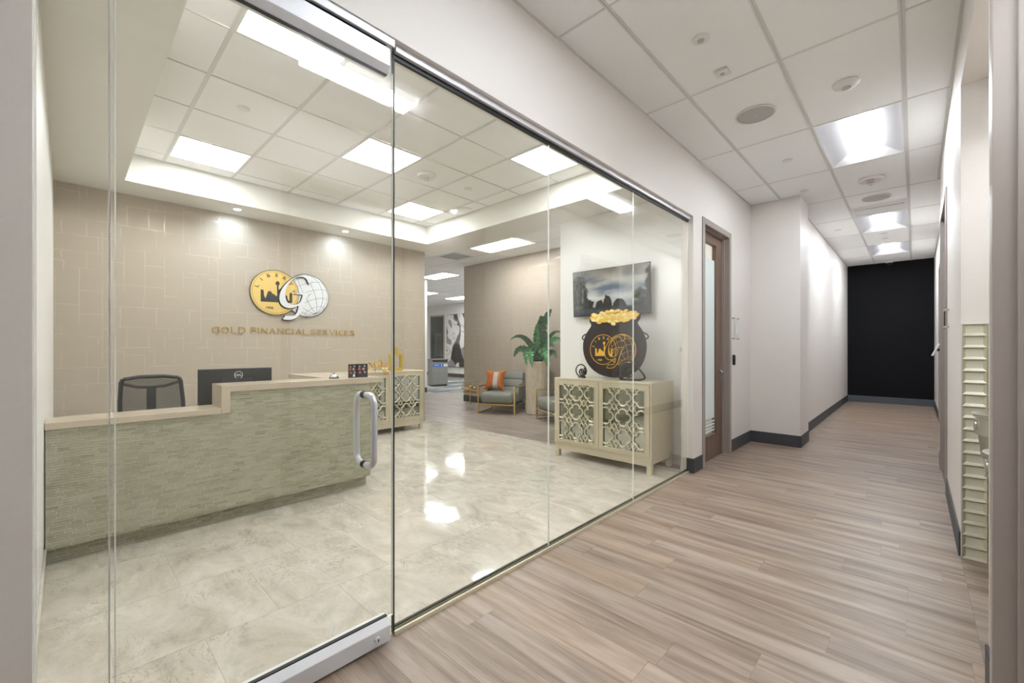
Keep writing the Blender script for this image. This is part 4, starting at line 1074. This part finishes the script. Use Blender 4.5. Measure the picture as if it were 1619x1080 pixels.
def tv_pic(u, v):
    # v up; the horizon stands near .17
    n1 = fbm(u*3, v*4.5, 1, 5)
    c = lerp(hx('#5d6b78'), hx('#b4b2a8'), n1*1.5-.2)
    c = lerp(c, hx('#3a4653'), (fbm(u*2.4+3, v*5.5, 5, 5)-.42)*4*max(0, 1-abs(v-.56)*3.2)*max(0, 1-abs(u-.42)*2))
    c = lerp(c, hx('#6f6a5e'), (v-.68)*2.6*(.5+fbm(u*3, v*3, 14)))
    c = lerp(c, hx('#c9ced0'), max(0, .8-abs(v-.40)*5)*fbm(u*4, v*8, 21))
    hz = .17
    if v < hz: c = lerp(hx('#202425'), hx('#4d5355'), fbm(u*4, v*50, 9)*1.2-.1)
    rock = 0; nn = (fbm(u*10, v*8, 3)-.5)*.10; mm_ = (fbm(u*30, v*26, 8)-.5)*.05; e = nn+mm_
    if v > hz-.02:
        if v < .92-abs(u-.095)*1.1+e and u < .245-(v-.2)*.115+e: rock = 1
        if .2 < u < .275+e and v < .32+e: rock = 2
        for cx_, w_, h_ in ((.37, .055, .15), (.385, .03, .17), (.475, .06, .24), (.46, .035, .25), (.63, .085, .16)):
            d = abs(u-cx_)/w_
            if d < 1 and v < hz+h_*(1-d*d)**.5+e*.7: rock = 2
        if u > .81+e and v < .50-abs(u-.885)*.7+e: rock = 1
        if u > .965+e*.8-.012*math.sin(v*17) and v < .93+e: rock = 2
    if rock:
        t = fbm(u*26, v*13, 7, 5); c = lerp(hx('#1a1e1d'), hx('#6b6f6b') if rock == 1 else hx('#333a36'), t*2.0-.65)
    return c[:3]+(1,)
pic_grid(TW-.012, TH-.014, 220, 124, tv_pic, 'screen', 'screen', tv, .0008)

# ================================================================== WAITING AREA
def cushion_box(w, d, h, r): return MB().box(-w/2, w/2, -d/2, d/2, 0, h)
def armchair(loc, rz, label):
    t = thing('armchair', label, 'armchair', loc, rz, group='grey leather armchairs with brass frames')
    W_ = .80
    MB().box(-.335, .335, -.37, .28, .205, .415).build('seat', 'leather', t, bevel=.075, seg=5)
    # tilted back with channel stitching: four horizontal rolls
    tilt = Matrix.Translation((0, .24, .335)) @ Matrix.Rotation(-.26, 4, 'X')
    MB().box(-.33, .33, .075, .125, -.12, .47).build('back_shell', 'leather', t, bevel=.015, seg=2, xf=tilt)
    for k in range(3): MB().box(-.33, .33, -.02, .085, .0+.158*k, .155+.158*k).build('back_roll', 'leather', t, bevel=.02, seg=4, xf=tilt)
    m = MB()
    for s in (-1, 1):
        x = s*.375; m = MB(); r_ = .013
        m.box(x-r_, x+r_, -.35, -.35+2*r_, 0, .54); m.box(x-r_, x+r_, .36, .36+2*r_, 0, .54); m.box(x-r_, x+r_, -.324, .36, .514, .54); m.box(x-r_, x+r_, -.324, .36, 0, .024)
        m.build('side_frame', 'gold', t, bevel=.002, seg=1)
    MB().box(-.362, .362, -.35, -.325, .175, .20).box(-.362, .362, .30, .325, .175, .20).build('seat_rail', 'gold', t, bevel=.002, seg=1)
    MB().box(-.36, .36, -.30, .28, .165, .20).build('seat_base', 'dark_rubber', t)
    for s in (-1, 1): MB().box(s*.335-.012 if s > 0 else s*.335-.012, s*.335+.012, .02, .36, .24, .56).build('side_panel', 'leather', t, bevel=.008, seg=2)
    return t
armchair((-5.97, 6.00, 0), math.radians(24), 'grey leather armchair holding the orange pillow')
armchair((-4.43, 5.96, 0), math.radians(-25), 'grey leather armchair half hidden behind the lattice cabinet')
# pillow
pw = thing('throw_pillow', 'orange leather pillow with a silver centre band on the grey armchair', 'pillow', (-6.14, 5.93, .42), (math.radians(-16), 0, math.radians(22)))
def pillow_mesh(w, h, t, u0=-1, u1=1, pinch=.05, off=0):
    m = MB(); n = 14; vs = []
    for side in (1, -1):
        for j in range(n+1):
            for i in range(n+1):
                u = u0+(u1-u0)*i/n; v = -1+2*j/n
                px = w/2*u*(1-pinch*1.6*(1-v*v)+.0); pz = h/2*v*(1-pinch*1.6*(1-u*u))
                th = t/2*max(0, (1-u**4)*(1-v**4))**.6+off
                vs.append((px, -side*th, pz+h/2))
    N = (n+1)**2; fs = []
    for j in range(n):
        for i in range(n):
            a = j*(n+1)+i; fs.append((a, a+1, a+n+2, a+n+1)); fs.append((N+a+n+1, N+a+n+2, N+a+1, N+a))
    return m.add(vs, fs)
pillow_mesh(.46, .44, .15, pinch=.13).build('pillow_body', 'orange', pw, smooth=True)
pillow_mesh(.46, .435, .15, -.08, .42, .13, .003).build('centre_band', 'silver', pw, smooth=True, label='silver vertical band')
# planter and fern
pln = thing('planter', 'tall cylindrical travertine planter between the two armchairs', 'planter', (-5.30, 6.30, 0))
MB().lathe([(.205, 0), (.225, .02), (.235, .5), (.240, 1.01), (.225, 1.02), (.20, 1.02), (.20, .97)], 36).build('pot_body', 'travertine', pln, smooth=True)
MB().lathe([(.20, .96), (.20, .985)], 30).build('soil', 'soil', pln)
fe = thing('potted_fern', 'large green crinkled-leaf fern in the travertine planter', 'plant', (-5.30, 6.30, .987))
MB().lathe([(.05, 0), (.10, .02), (.12, .06), (.06, .12)], 14).build('crown', 'leaf_dark', fe, smooth=True)
R_cam = Vector((.725, .689, 0)); F_cam = Vector((-.689, .725, 0))
pxm = 8.2/669.6
def frond(tip, mid, width, mat, toward=0.0, seed=0, frill=.2):
    toward = max(toward, .95*max(tip[0], mid[0])-.10)
    """tip/mid given as offsets in metres along the picture's right and up; toward = forward lean"""
    rr = random.Random(seed); b = Vector((rr.uniform(-.03, .03), rr.uniform(-.03, .03), .02))
    def w(p, k): return Vector((0, 0, p[1])) + Vector((.725, .689, 0))*p[0] + Vector((.689, -.725, 0))*toward*k
    P0, P1, P2 = b, w(mid, .6), w(tip, 1); n = 26; vs = []; fs = []
    for i in range(n+1):
        t = i/n; p = P0*(1-t)**2+P1*2*t*(1-t)+P2*t*t
        tg = ((P1-P0)*2*(1-t)+(P2-P1)*2*t).normalized()
        side = tg.cross(Vector((.689, -.725, .15))).normalized()
        if side.length < .1: side = Vector((1, 0, 0))
        nr = side.cross(tg)
        wd = width*(math.sin(PI*min(1, .08+t*.92))**.55)*(1-.15*t)
        fz = wd*frill*2*math.sin(i*1.9+seed)
        wv = 1+frill*1.2*math.sin(i*2.6+seed*2)
        vs += [p-side*wd*wv+nr*(fz+wd*.15), p-side*wd*.5+nr*fz*.4, p-nr*wd*.1, p+side*wd*.5-nr*fz*.4, p+side*wd*wv-nr*(fz-wd*.15)]
    for i in range(n):
        for k in range(4): a = i*5+k; fs.append((a, a+1, a+6, a+5))
    n0 = len(vs); vs += [v-Vector((.0012, -.0012, .0015)) for v in vs]; fs += [tuple(i+n0 for i in f[::-1]) for f in fs]
    MB().add(vs, fs).build('frond', mat, fe, smooth=True)
# picture-space tips relative to the planter top centre (850, 571)
FR = [((.26, 1.04), (.02, .75), .10, 'leaf_dark', .02), ((-.02, .76), (-.05, .4), .085, 'leaf', .12), ((.06, .92), (.05, .45), .13, 'leaf_dark', .10), ((-.54, .44), (-.25, .70), .035, 'leaf_dark', .1), ((-.46, .52), (-.12, .62), .03, 'leaf_dark', .0),
      ((-.46, .12), (-.35, .48), .075, 'leaf_dark', .1), ((-.22, -.05), (-.32, .48), .06, 'leaf', .2), ((-.12, -.08), (-.20, .50), .085, 'leaf', .3), ((.17, -.06), (.12, .45), .10, 'leaf', .35),
      ((.34, .10), (.30, .35), .07, 'leaf_dark', .1), ((.42, .58), (.22, .70), .04, 'leaf_dark', .0), ((.44, .40), (.25, .62), .07, 'leaf', .0), ((.30, .30), (.20, .5), .06, 'leaf', -.1), ((-.1, .2), (-.1, .3), .09, 'leaf_dark', .15), ((.14, .62), (.16, .35), .10, 'leaf_dark', .15), ((.03, .2), (.0, .3), .10, 'leaf_dark', .2)]
for i, (tp_, md, w, mt_, tw) in enumerate(FR): frond((tp_[0], tp_[1]), (md[0], md[1]), w*.9, mt_, tw, i+1)
# side table
st = thing('side_table', 'small two-tier brass side table with clear base beside the armchair', 'side table', (-6.62, 5.72, 0))
MB().lathe([(.10, 0), (.10, .14)], 28).build('acrylic_base', 'clear', st, smooth=True)
MB().tube([(0, 0, .141), (0, 0, .52)], .013, 12).build('post', 'gold', st, smooth=True)
MB().lathe([(.15, .36), (.155, .375), (.145, .375), (.14, .365)], 36).build('lower_tray', 'gold', st, smooth=True)
MB().lathe([(.19, .44), (.195, .455), (.185, .455), (.18, .445)], 36).build('upper_tray', 'gold', st, smooth=True)
MB().lathe([(.21, .60), (.21, .61)], 36).build('glass_top', 'clear', st, smooth=True)
MB().lathe([(.165, .456), (.165, .60), (.161, .60), (.161, .456)], 36, caps=False).build('glass_drum', 'clear', st, smooth=True)
MB().lathe([(.212, .596), (.215, .605), (.208, .605), (.208, .596)], 36, caps=False).build('top_rim', 'gold', st, smooth=True)
bw = thing('brass_bowl', 'little brass bowl on the side table tray', 'bowl', (-6.62, 5.72, .456))
MB().lathe([(.03, 0), (.07, .02), (.075, .05), (.070, .05), (.062, .022)], 24, (.07, -.06, 0)).build('bowl_body', 'gold', bw, smooth=True)

# ================================================================== FAR AREA
cp_ = thing('recycling_cabinet', 'grey waste cabinet with a blue label in the far area', 'cabinet', (-11.42, 8.56, .006), (0, 0, math.radians(76)))
MB().box(-.30, .27, .0, .36, .05, .87).build('body', 'grey_lam', cp_, bevel=.003, seg=1)
MB().box(-.28, .25, .03, .34, 0, .05).build('plinth', 'black_plastic', cp_)
MB().box(-.31, .28, -.02, .37, .87, .90).build('top', 'grey_lam_d', cp_, bevel=.003, seg=1)
MB().box(-.27, .25, -.012, 0, .06, .76).build('door', 'grey_lam', cp_, bevel=.002, seg=1)
MB().box(-.27, .25, -.004, .0, .80, .86).build('waste_slot', 'gasket', cp_)
MB().box(-.27, .10, -.016, -.012, .65, .74).build('blue_label', 'blue', cp_)
MB().box(-.22, -.05, -.0175, -.016, .69, .71).box(.02, .05, -.0175, -.016, .67, .73).build('label_print', 'sign_white', cp_)
MB().box(.11, .25, -.016, -.012, .65, .74).build('white_label', 'sign_white', cp_)
d6 = thing('door_6', 'dark glazed door in the far wall', 'door', (-15.95, 11.79, 0), kind='structure')
MB().frame(-.55, .55, .0, 2.78, -.03, 0, .07).build('frame', 'bronze', d6)
MB().box(-.48, .48, -.02, -.005, .07, 2.71).build('glass_leaf', 'dark_door', d6)
MB().box(-.18, .36, -.025, -.02, .9, 1.95).build('painted_reflection', 'reflected_art', d6)  # reflected artwork painted as a flat panel on the glass
pa = thing('abstract_painting', 'tall black, white and grey abstract canvas on the far wall', 'painting', (-14.42, 11.75, 1.6), R_NY)
MB().box(-.78, .78, -1.16, 1.16, -.02, .02).build('canvas_edge', 'sign_dark', pa)
def abs_pic(u, v):
    a = fbm(u*2.4+.4*v, v*2.0, 2, 2); b = fbm(u*2.6+4, v*2.4+u, 6, 2); c = hx('#dcdad8')
    if a > .60: c = hx('#26262a')
    elif a > .56: c = hx('#6a6668')
    if b > .64: c = hx('#8d8a8c')
    if .40 < b < .42 and a < .5: c = hx('#b98d62')
    if b < .34: c = hx('#1d1d20')
    return c[:3]+(1,)
pic_grid(1.54, 2.30, 100, 150, abs_pic, 'canvas', 'print', pa, .021)
rg = thing('carpet_inlay', 'patchwork of grey carpet planks set in the far floor', 'carpet', (-11.2, 8.6, 0))
r = random.Random(21); pr_ = {}
for i in range(12):
    for j in range(7):
        x = -13.2+.30*i; y = 6.4+.95*j*.78+r.uniform(-.25, .25)
        if x > -9.9-.5 and r.random() < .35: continue
        k = r.randrange(5); Lx = .297
        if k not in pr_: pr_[k] = MB().box(0, .297, 0, .73, 0, .006).build('carpet_plank', 'carpet%d' % k, rg); o = pr_[k]
        else: o = pr_[k].copy(); COL.objects.link(o); o.parent = rg
        y = 6.5+.735*j-(.36 if i % 2 else 0)
        o.location = (x+11.2, y-8.6, 0)
        if y+.73 > 11.7: o.location.y = 11.0-8.6-.001*i

# ================================================================== CEILING FITTINGS
def puck(name, label, cat, x, y, prof, mat='white_plastic', group=None, z=CEIL, seg=28):
    t = thing(name, label, cat, (x, y, z), group=group)
    MB().lathe([(r_, -z_) for r_, z_ in prof][::1], seg).build('cover_plate', mat, t, smooth=True); return t
def flip(prof): return prof
t = thing('ceiling_speaker', 'round ceiling speaker in the tile nearest the glass wall', 'speaker', (-.965, 3.965, CEIL), group='round corridor ceiling speakers')
MB().lathe([(.150, .0), (.150, -.006), (.138, -.008), (.138, -.004)], 40).build('trim_ring', 'white_plastic', t, smooth=True)
MB().lathe([(.137, -.0045), (.10, -.007), (.03, -.008), (.001, -.008)], 40).build('speaker_grille', 'grille', t, smooth=True)
MB().lathe([(.006, -.008), (.004, -.010)], 10).build('centre_logo', 'white_plastic', t)
t2 = copy_tree(t); t2.location = (-.36, 7.25, CEIL); t2['label'] = 'round ceiling speaker just before the air slot'
t = thing('smoke_detector', 'round domed white detector in the middle corridor tile', 'detector', (-.365, 3.963, CEIL))
MB().lathe([(.082, 0), (.080, -.010), (.060, -.022), (.035, -.030)], 32).build('detector_body', 'white_plastic', t, smooth=True)
MB().lathe([(.030, -.0301), (.028, -.036), (.015, -.040)], 20).build('sensor_lens', 'grille', t, smooth=True)
t = thing('fire_strobe', 'white round FIRE alarm strobe on the corridor ceiling', 'fire alarm', (-.368, 6.40, CEIL))
MB().lathe([(.115, 0), (.115, -.012), (.100, -.028), (.05, -.034)], 32).build('strobe_body', 'white_plastic', t, smooth=True)
MB().lathe([(.038, -.0341), (.036, -.055), (.018, -.068)], 16).build('strobe_lens', 'clear', t, smooth=True)
M['red'] = plain('red_print', '#b5322a', .5)
me = text_part('fire_lettering', 'FIRE', .028, .001, 'red', t, 0, 0, 0)
me.rotation_euler = (PI, 0, 0); me.location = (0, -.078, -.0335)
def sprinkler(x, y, label, par=None):
    t = thing('sprinkler_cover', label, 'sprinkler', (x, y, CEIL), group='flat white sprinkler covers'); MB().lathe([(.042, -.001), (.042, -.004), (.036, -.006)], 24).build('cover_plate', 'white_plastic', t, smooth=True)
    MB().lathe([(.046, .003), (.046, -.001)], 24).build('seat_ring', 'tee', t)
for x, y, l in ((-.96, 5.174, 'flat white sprinkler cover beyond the first speaker'), (-.99, 6.33, 'flat white sprinkler cover just before the projecting wall corner'), (-.92, 8.81, 'flat white sprinkler cover on the left past the air slot'),
    (-.377, 9.60, 'flat white sprinkler cover between the second and third troffers, nearer one'), (-.376, 10.06, 'flat white sprinkler cover between the second and third troffers, farther one'),
    (-3.967, .995, 'flat white sprinkler cover in the tray ceiling above the desk'), (-3.975, 3.398, 'flat white sprinkler cover in the tray ceiling toward the television wall')): sprinkler(x, y, l)
t = thing('ceiling_sensor', 'small round nozzle sensor on the nearest corridor tile', 'sensor', (-.979, 2.761, CEIL))
MB().lathe([(.052, 0), (.052, -.004), (.030, -.008)], 28).build('sensor_plate', 'white_plastic', t, smooth=True)
MB().lathe([(.020, -.0081), (.018, -.016)], 18).build('sensor_nozzle', 'grille', t, smooth=True)
t = thing('ceiling_antenna_box', 'small square white box on the nearest corridor tile', 'sensor', (-.983, 3.19, CEIL))
MB().box(-.045, .045, -.045, .045, -.018, 0).build('box_body', 'white_plastic', t, bevel=.006, seg=2)
MB().box(-.012, .012, -.012, .012, -.021, -.018).build('sensor_window', 'grille', t)
t = thing('air_slot', 'narrow slot air diffuser ahead of the second troffer', 'air vent', (-.36, 7.87, CEIL))
a = .29; MB().box(-a, a, -.285, -.15, -.003, .03).box(-a, a, .17, .29, -.003, .03).box(-a, -a+.03, -.15, .17, -.003, .03).box(a-.03, a, -.15, .17, -.003, .03).build('slot_frame', 'tee', t)
MB().box(-a+.03, a-.03, -.11, .17, .0, .012).build('slot_blade', 'tee', t)
MB().box(-a+.03, a-.03, -.15, .17, .025, .03).build('slot_throat', 'dark_hole', t)
MB().box(-a, a, -.335, -.287, -.001, .02).build('slot_flange', 'tile_white', t)
t = thing('dome_camera', 'small white dome camera at the top of the black wall', 'security camera', (-.41, 12.78, CEIL))
MB().lathe([(.07, 0), (.07, -.03), (.055, -.035)], 24).build('camera_base', 'white_plastic', t, smooth=True)
MB().lathe([(.048, -.035), (.045, -.06), (.02, -.08)], 20).build('camera_dome', 'black_plastic', t, smooth=True)
t = thing('reception_strobe', 'white round alarm strobe in the tray ceiling', 'fire alarm', (-3.99, 2.80, CEIL))
MB().lathe([(.105, 0), (.105, -.012), (.095, -.028), (.05, -.034)], 32).build('strobe_body', 'white_plastic', t, smooth=True)
MB().lathe([(.038, -.0341), (.036, -.055), (.018, -.068)], 16).build('strobe_lens', 'clear', t, smooth=True)
t = thing('tray_speaker', 'round white speaker in the far corner of the tray ceiling', 'speaker', (-4.60, 3.90, CEIL))
t.location.y = 3.87
MB().lathe([(.10, 0), (.10, -.008), (.09, -.012), (.0, -.012)], 32).build('speaker_grille', 'white_plastic', t, smooth=True)
t = thing('return_vent', 'grey square return vent in the waiting area ceiling', 'air vent', (-7.1, 5.73, CEIL))
MB().frame(-.29, .29, -.28, .28, .0, .006, .03).build('vent_frame', 'tee', t, xf=Matrix.Rotation(-PI/2, 4, 'X'))
for k in range(8): MB().box(-.26, .26, -.24+.06*k, -.205+.06*k, -.003, .0).build('vent_slat', 'grey_lam', t)
for y, l in ((1.42, 'recessed downlight in the soffit left of the emblem'), (2.76, 'recessed downlight in the soffit right of the emblem')):
    t = thing('downlight', l, 'downlight', (-5.92, y, SOFF), group='soffit downlights washing the papered wall')
    MB().lathe([(.055, 0), (.055, -.004), (.040, -.004), (.036, .0)], 24, caps=False).build('trim_ring', 'white_plastic', t, smooth=True)
    MB().lathe([(.036, -.001), (.02, -.0035)], 20).build('lamp_lens', 'spot_lens', t)
    ld = bpy.data.lights.new('downlight_beam', 'SPOT'); ld.energy = L_SPOT; ld.spot_size = math.radians(120); ld.spot_blend = 1.0; ld.color = (.60, .78, 1); ld.shadow_soft_size = .03
    lo = bpy.data.objects.new('downlight_beam', ld); COL.objects.link(lo); lo.parent = t; lo.location = (0, 0, -.02); lo.rotation_euler = (0, math.radians(38), 0)

# ================================================================== WALL FITTINGS
def acrylic_sign(name, label, x, y, z, w, h, sgn, inner=True):
    t = thing(name, label, 'sign', (x, y, z), R_X if sgn > 0 else R_NX)
    MB().box(-w/2, w/2, -h/2, h/2, .022, .026).build('acrylic_plate', 'clear', t)
    for a in (-1, 1):
        for b in (-1, 1): MB().lathe([(.007, 0), (.007, .03)], 12, (a*(w/2-.015), b*(h/2-.015), 0)).build('standoff', 'champ' if sgn < 0 else 'bronze', t, smooth=True)
    if inner: MB().box(-.03, .03, -.06, .06, .0265, .028).build('white_insert', 'sign_white', t)
    return t
acrylic_sign('acrylic_room_sign', 'clear acrylic plate on four standoffs beside the walnut door', WX, 5.76, 1.52, .22, .28, 1)
acrylic_sign('acrylic_room_sign', 'clear acrylic plate on standoffs on the right wall before the doorway', NX, 5.03, 1.523, .16, .17, -1, False)
t = thing('card_reader', 'black oval card reader on the wall right of the walnut door', 'card reader', (WX, 5.70, 1.13), R_X)
MB().box(-.025, .025, -.065, .065, 0, .028).build('reader_body', 'black_plastic', t, bevel=.012, seg=3)
ring(.008, .012, .028, .030, (0, 0), 20).build('reader_ring', 'blue', t)
t = thing('wall_switch', 'white switch plate next to the card reader', 'switch', (WX, 5.80, 1.14), R_X)
MB().box(-.035, .035, -.06, .06, 0, .008).build('switch_plate', 'white_plastic', t, bevel=.003, seg=1)
MB().box(-.012, .012, -.03, .03, .008, .014).build('rocker', 'white_plastic', t, bevel=.002, seg=1)
t = thing('added_niche_light', 'added unseen downlight brightening the drinking fountain niche', 'downlight', (.50, 3.10, 2.89))  # lamp added out of view to brighten the niche
MB().lathe([(.055, 0), (.055, -.004), (.040, -.004), (.036, .0)], 24, caps=False).build('trim_ring', 'white_plastic', t, smooth=True)
MB().lathe([(.036, -.001), (.02, -.0035)], 20).build('lamp_lens', 'white_lens', t)
ld = bpy.data.lights.new('added_niche_beam', 'SPOT'); ld.energy = 11; ld.spot_size = math.radians(150); ld.spot_blend = .9; ld.color = (.93, .97, 1); ld.shadow_soft_size = .04
lo = bpy.data.objects.new('added_niche_beam', ld); COL.objects.link(lo); lo.parent = t; lo.location = (0, 0, -.02)
# niche tiles
nt = thing('niche_tiling', 'cream relief tiles lining the drinking fountain niche', 'wall tile', (NX, 3.78, 0), kind='structure')
def relief_tile_mesh(w, h):
    m = MB(); d = .016; b0 = .004; bt = .018; e = .0006
    o = [(e, e), (w-e, e), (w-e, h-e), (e, h-e)]; i = [(b0+.012, bt), (w-b0-.012, bt), (w-b0-.012, h-.010), (b0+.012, h-.010)]
    vs = [(x, 0, z) for x, z in o]+[(x, -d, z) for x, z in o]+[(x, -.003, z) for x, z in i]
    fs = [(3, 7, 4, 0), (0, 4, 5, 1), (1, 5, 6, 2), (2, 6, 7, 3), (4, 8, 9, 5), (5, 9, 10, 6), (6, 10, 11, 7), (7, 11, 8, 4), (8, 11, 10, 9)]
    m.add(vs, fs); return m
TH_ = .0712; ntp = relief_tile_mesh(.103, TH_).build('relief_tile', 'niche_tile', nt)
first = True
for j in range(20):
    for i in range(5):
        if i*.103+.103 > .50: continue
        o = ntp if first else ntp.copy()
        if not first: COL.objects.link(o); o.parent = nt
        first = False; o.location = (.005+i*.103, 0, j*TH_)
for j in range(20):
    for i in range(13):
        o = ntp.copy(); COL.objects.link(o); o.parent = nt; o.rotation_euler = (0, 0, -PI/2); o.location = (.50, -.02-i*.103, j*TH_)
MB().box(0, .5, -.004, 0, 0, 1.424).box(.496, .5, -1.36, -.004, 0, 1.424).build('tile_grout', 'grout', nt)
MB().box(0.0, .005, -.018, 0, 0, 1.424).build('edge_trim', 'alu', nt)
# drinking fountains
def fountain(y, zr, label):
    t = thing('drinking_fountain', label, 'drinking fountain', (NX+.48, y, zr), (0, 0, PI/2), group='stainless drinking fountains in the niche')
    # local +y points to -X (out from the niche wall)
    def outline_(w, d):
        pts = [(-w/2, 0), (-w/2, d*.55)]
        for k in range(11):
            a = PI-PI*k/10; pts.append((w/2*math.cos(a), d*.55+d*.45*math.sin(a)))
        return pts+[(w/2, 0)]
    W_, D = .40, .455
    m = MB(); a_ = outline_(W_, D); n = len(a_); lv = [(1.0, -.004), (1.0, -.018), (.975, -.022), (.985, -.11), (.955, -.118), (.93, -.24), (.80, -.27)]
    vs = []
    for s, z in lv: vs += [(x*s, y_*s, z) for x, y_ in a_]
    fs = []
    for i in range(len(lv)-1): fs += [(i*n+k, i*n+(k+1) % n, (i+1)*n+(k+1) % n, (i+1)*n+k) for k in range(n)]
    fs += [tuple((len(lv)-1)*n+k for k in range(n))]
    m.add(vs, fs); m.build('basin_body', 'steel', t, smooth=True)
    m = MB(); rim = [(x*s, y_*s, z) for s, z in ((1.0, -.004), (1.01, .0), (.96, .004), (.90, -.002), (.80, -.035), (.4, -.045)) for x, y_ in a_]
    fs = []
    for i in range(5): fs += [((i+1)*n+k, (i+1)*n+(k+1) % n, i*n+(k+1) % n, i*n+k)[::-1] for k in range(n)]
    fs += [tuple(5*n+k for k in range(n))]
    m.add(rim, fs); m.build('basin_rim', 'steel', t, smooth=True)
    MB().prism(rrect(.085, .055, .024), -.008, .003).build('push_bar', 'steel', t, bevel=.0015, seg=2, xf=Matrix.Translation((0, D*.982, -.065)) @ Matrix.Rotation(-PI/2, 4, 'X'))
    MB().prism(rrect(.12, .055, .024), -.01, .004).build('side_push_bar', 'steel', t, bevel=.0015, seg=2, xf=Matrix.Translation((W_/2-.004, D*.62, -.06)) @ Euler((0, PI/2, 0)).to_matrix().to_4x4() @ Matrix.Rotation(PI/2, 4, 'Z'))
    MB().tube([(-.08, .14, -.04), (-.08, .14, .03), (-.08, .15, .06), (-.08, .17, .08)], .02, 12, rr=[.02, .02, .026, .018]).build('bubbler', 'white_plastic', t, smooth=True)
    MB().box(-.15, .15, 0.0, .12, -.38, -.25).build('mounting_arm', 'steel', t)
    return t
fountain(3.42, .925, 'higher stainless drinking fountain against the cream tiles')
fountain(2.92, .80, 'lower stainless drinking fountain nearer the metal frame')
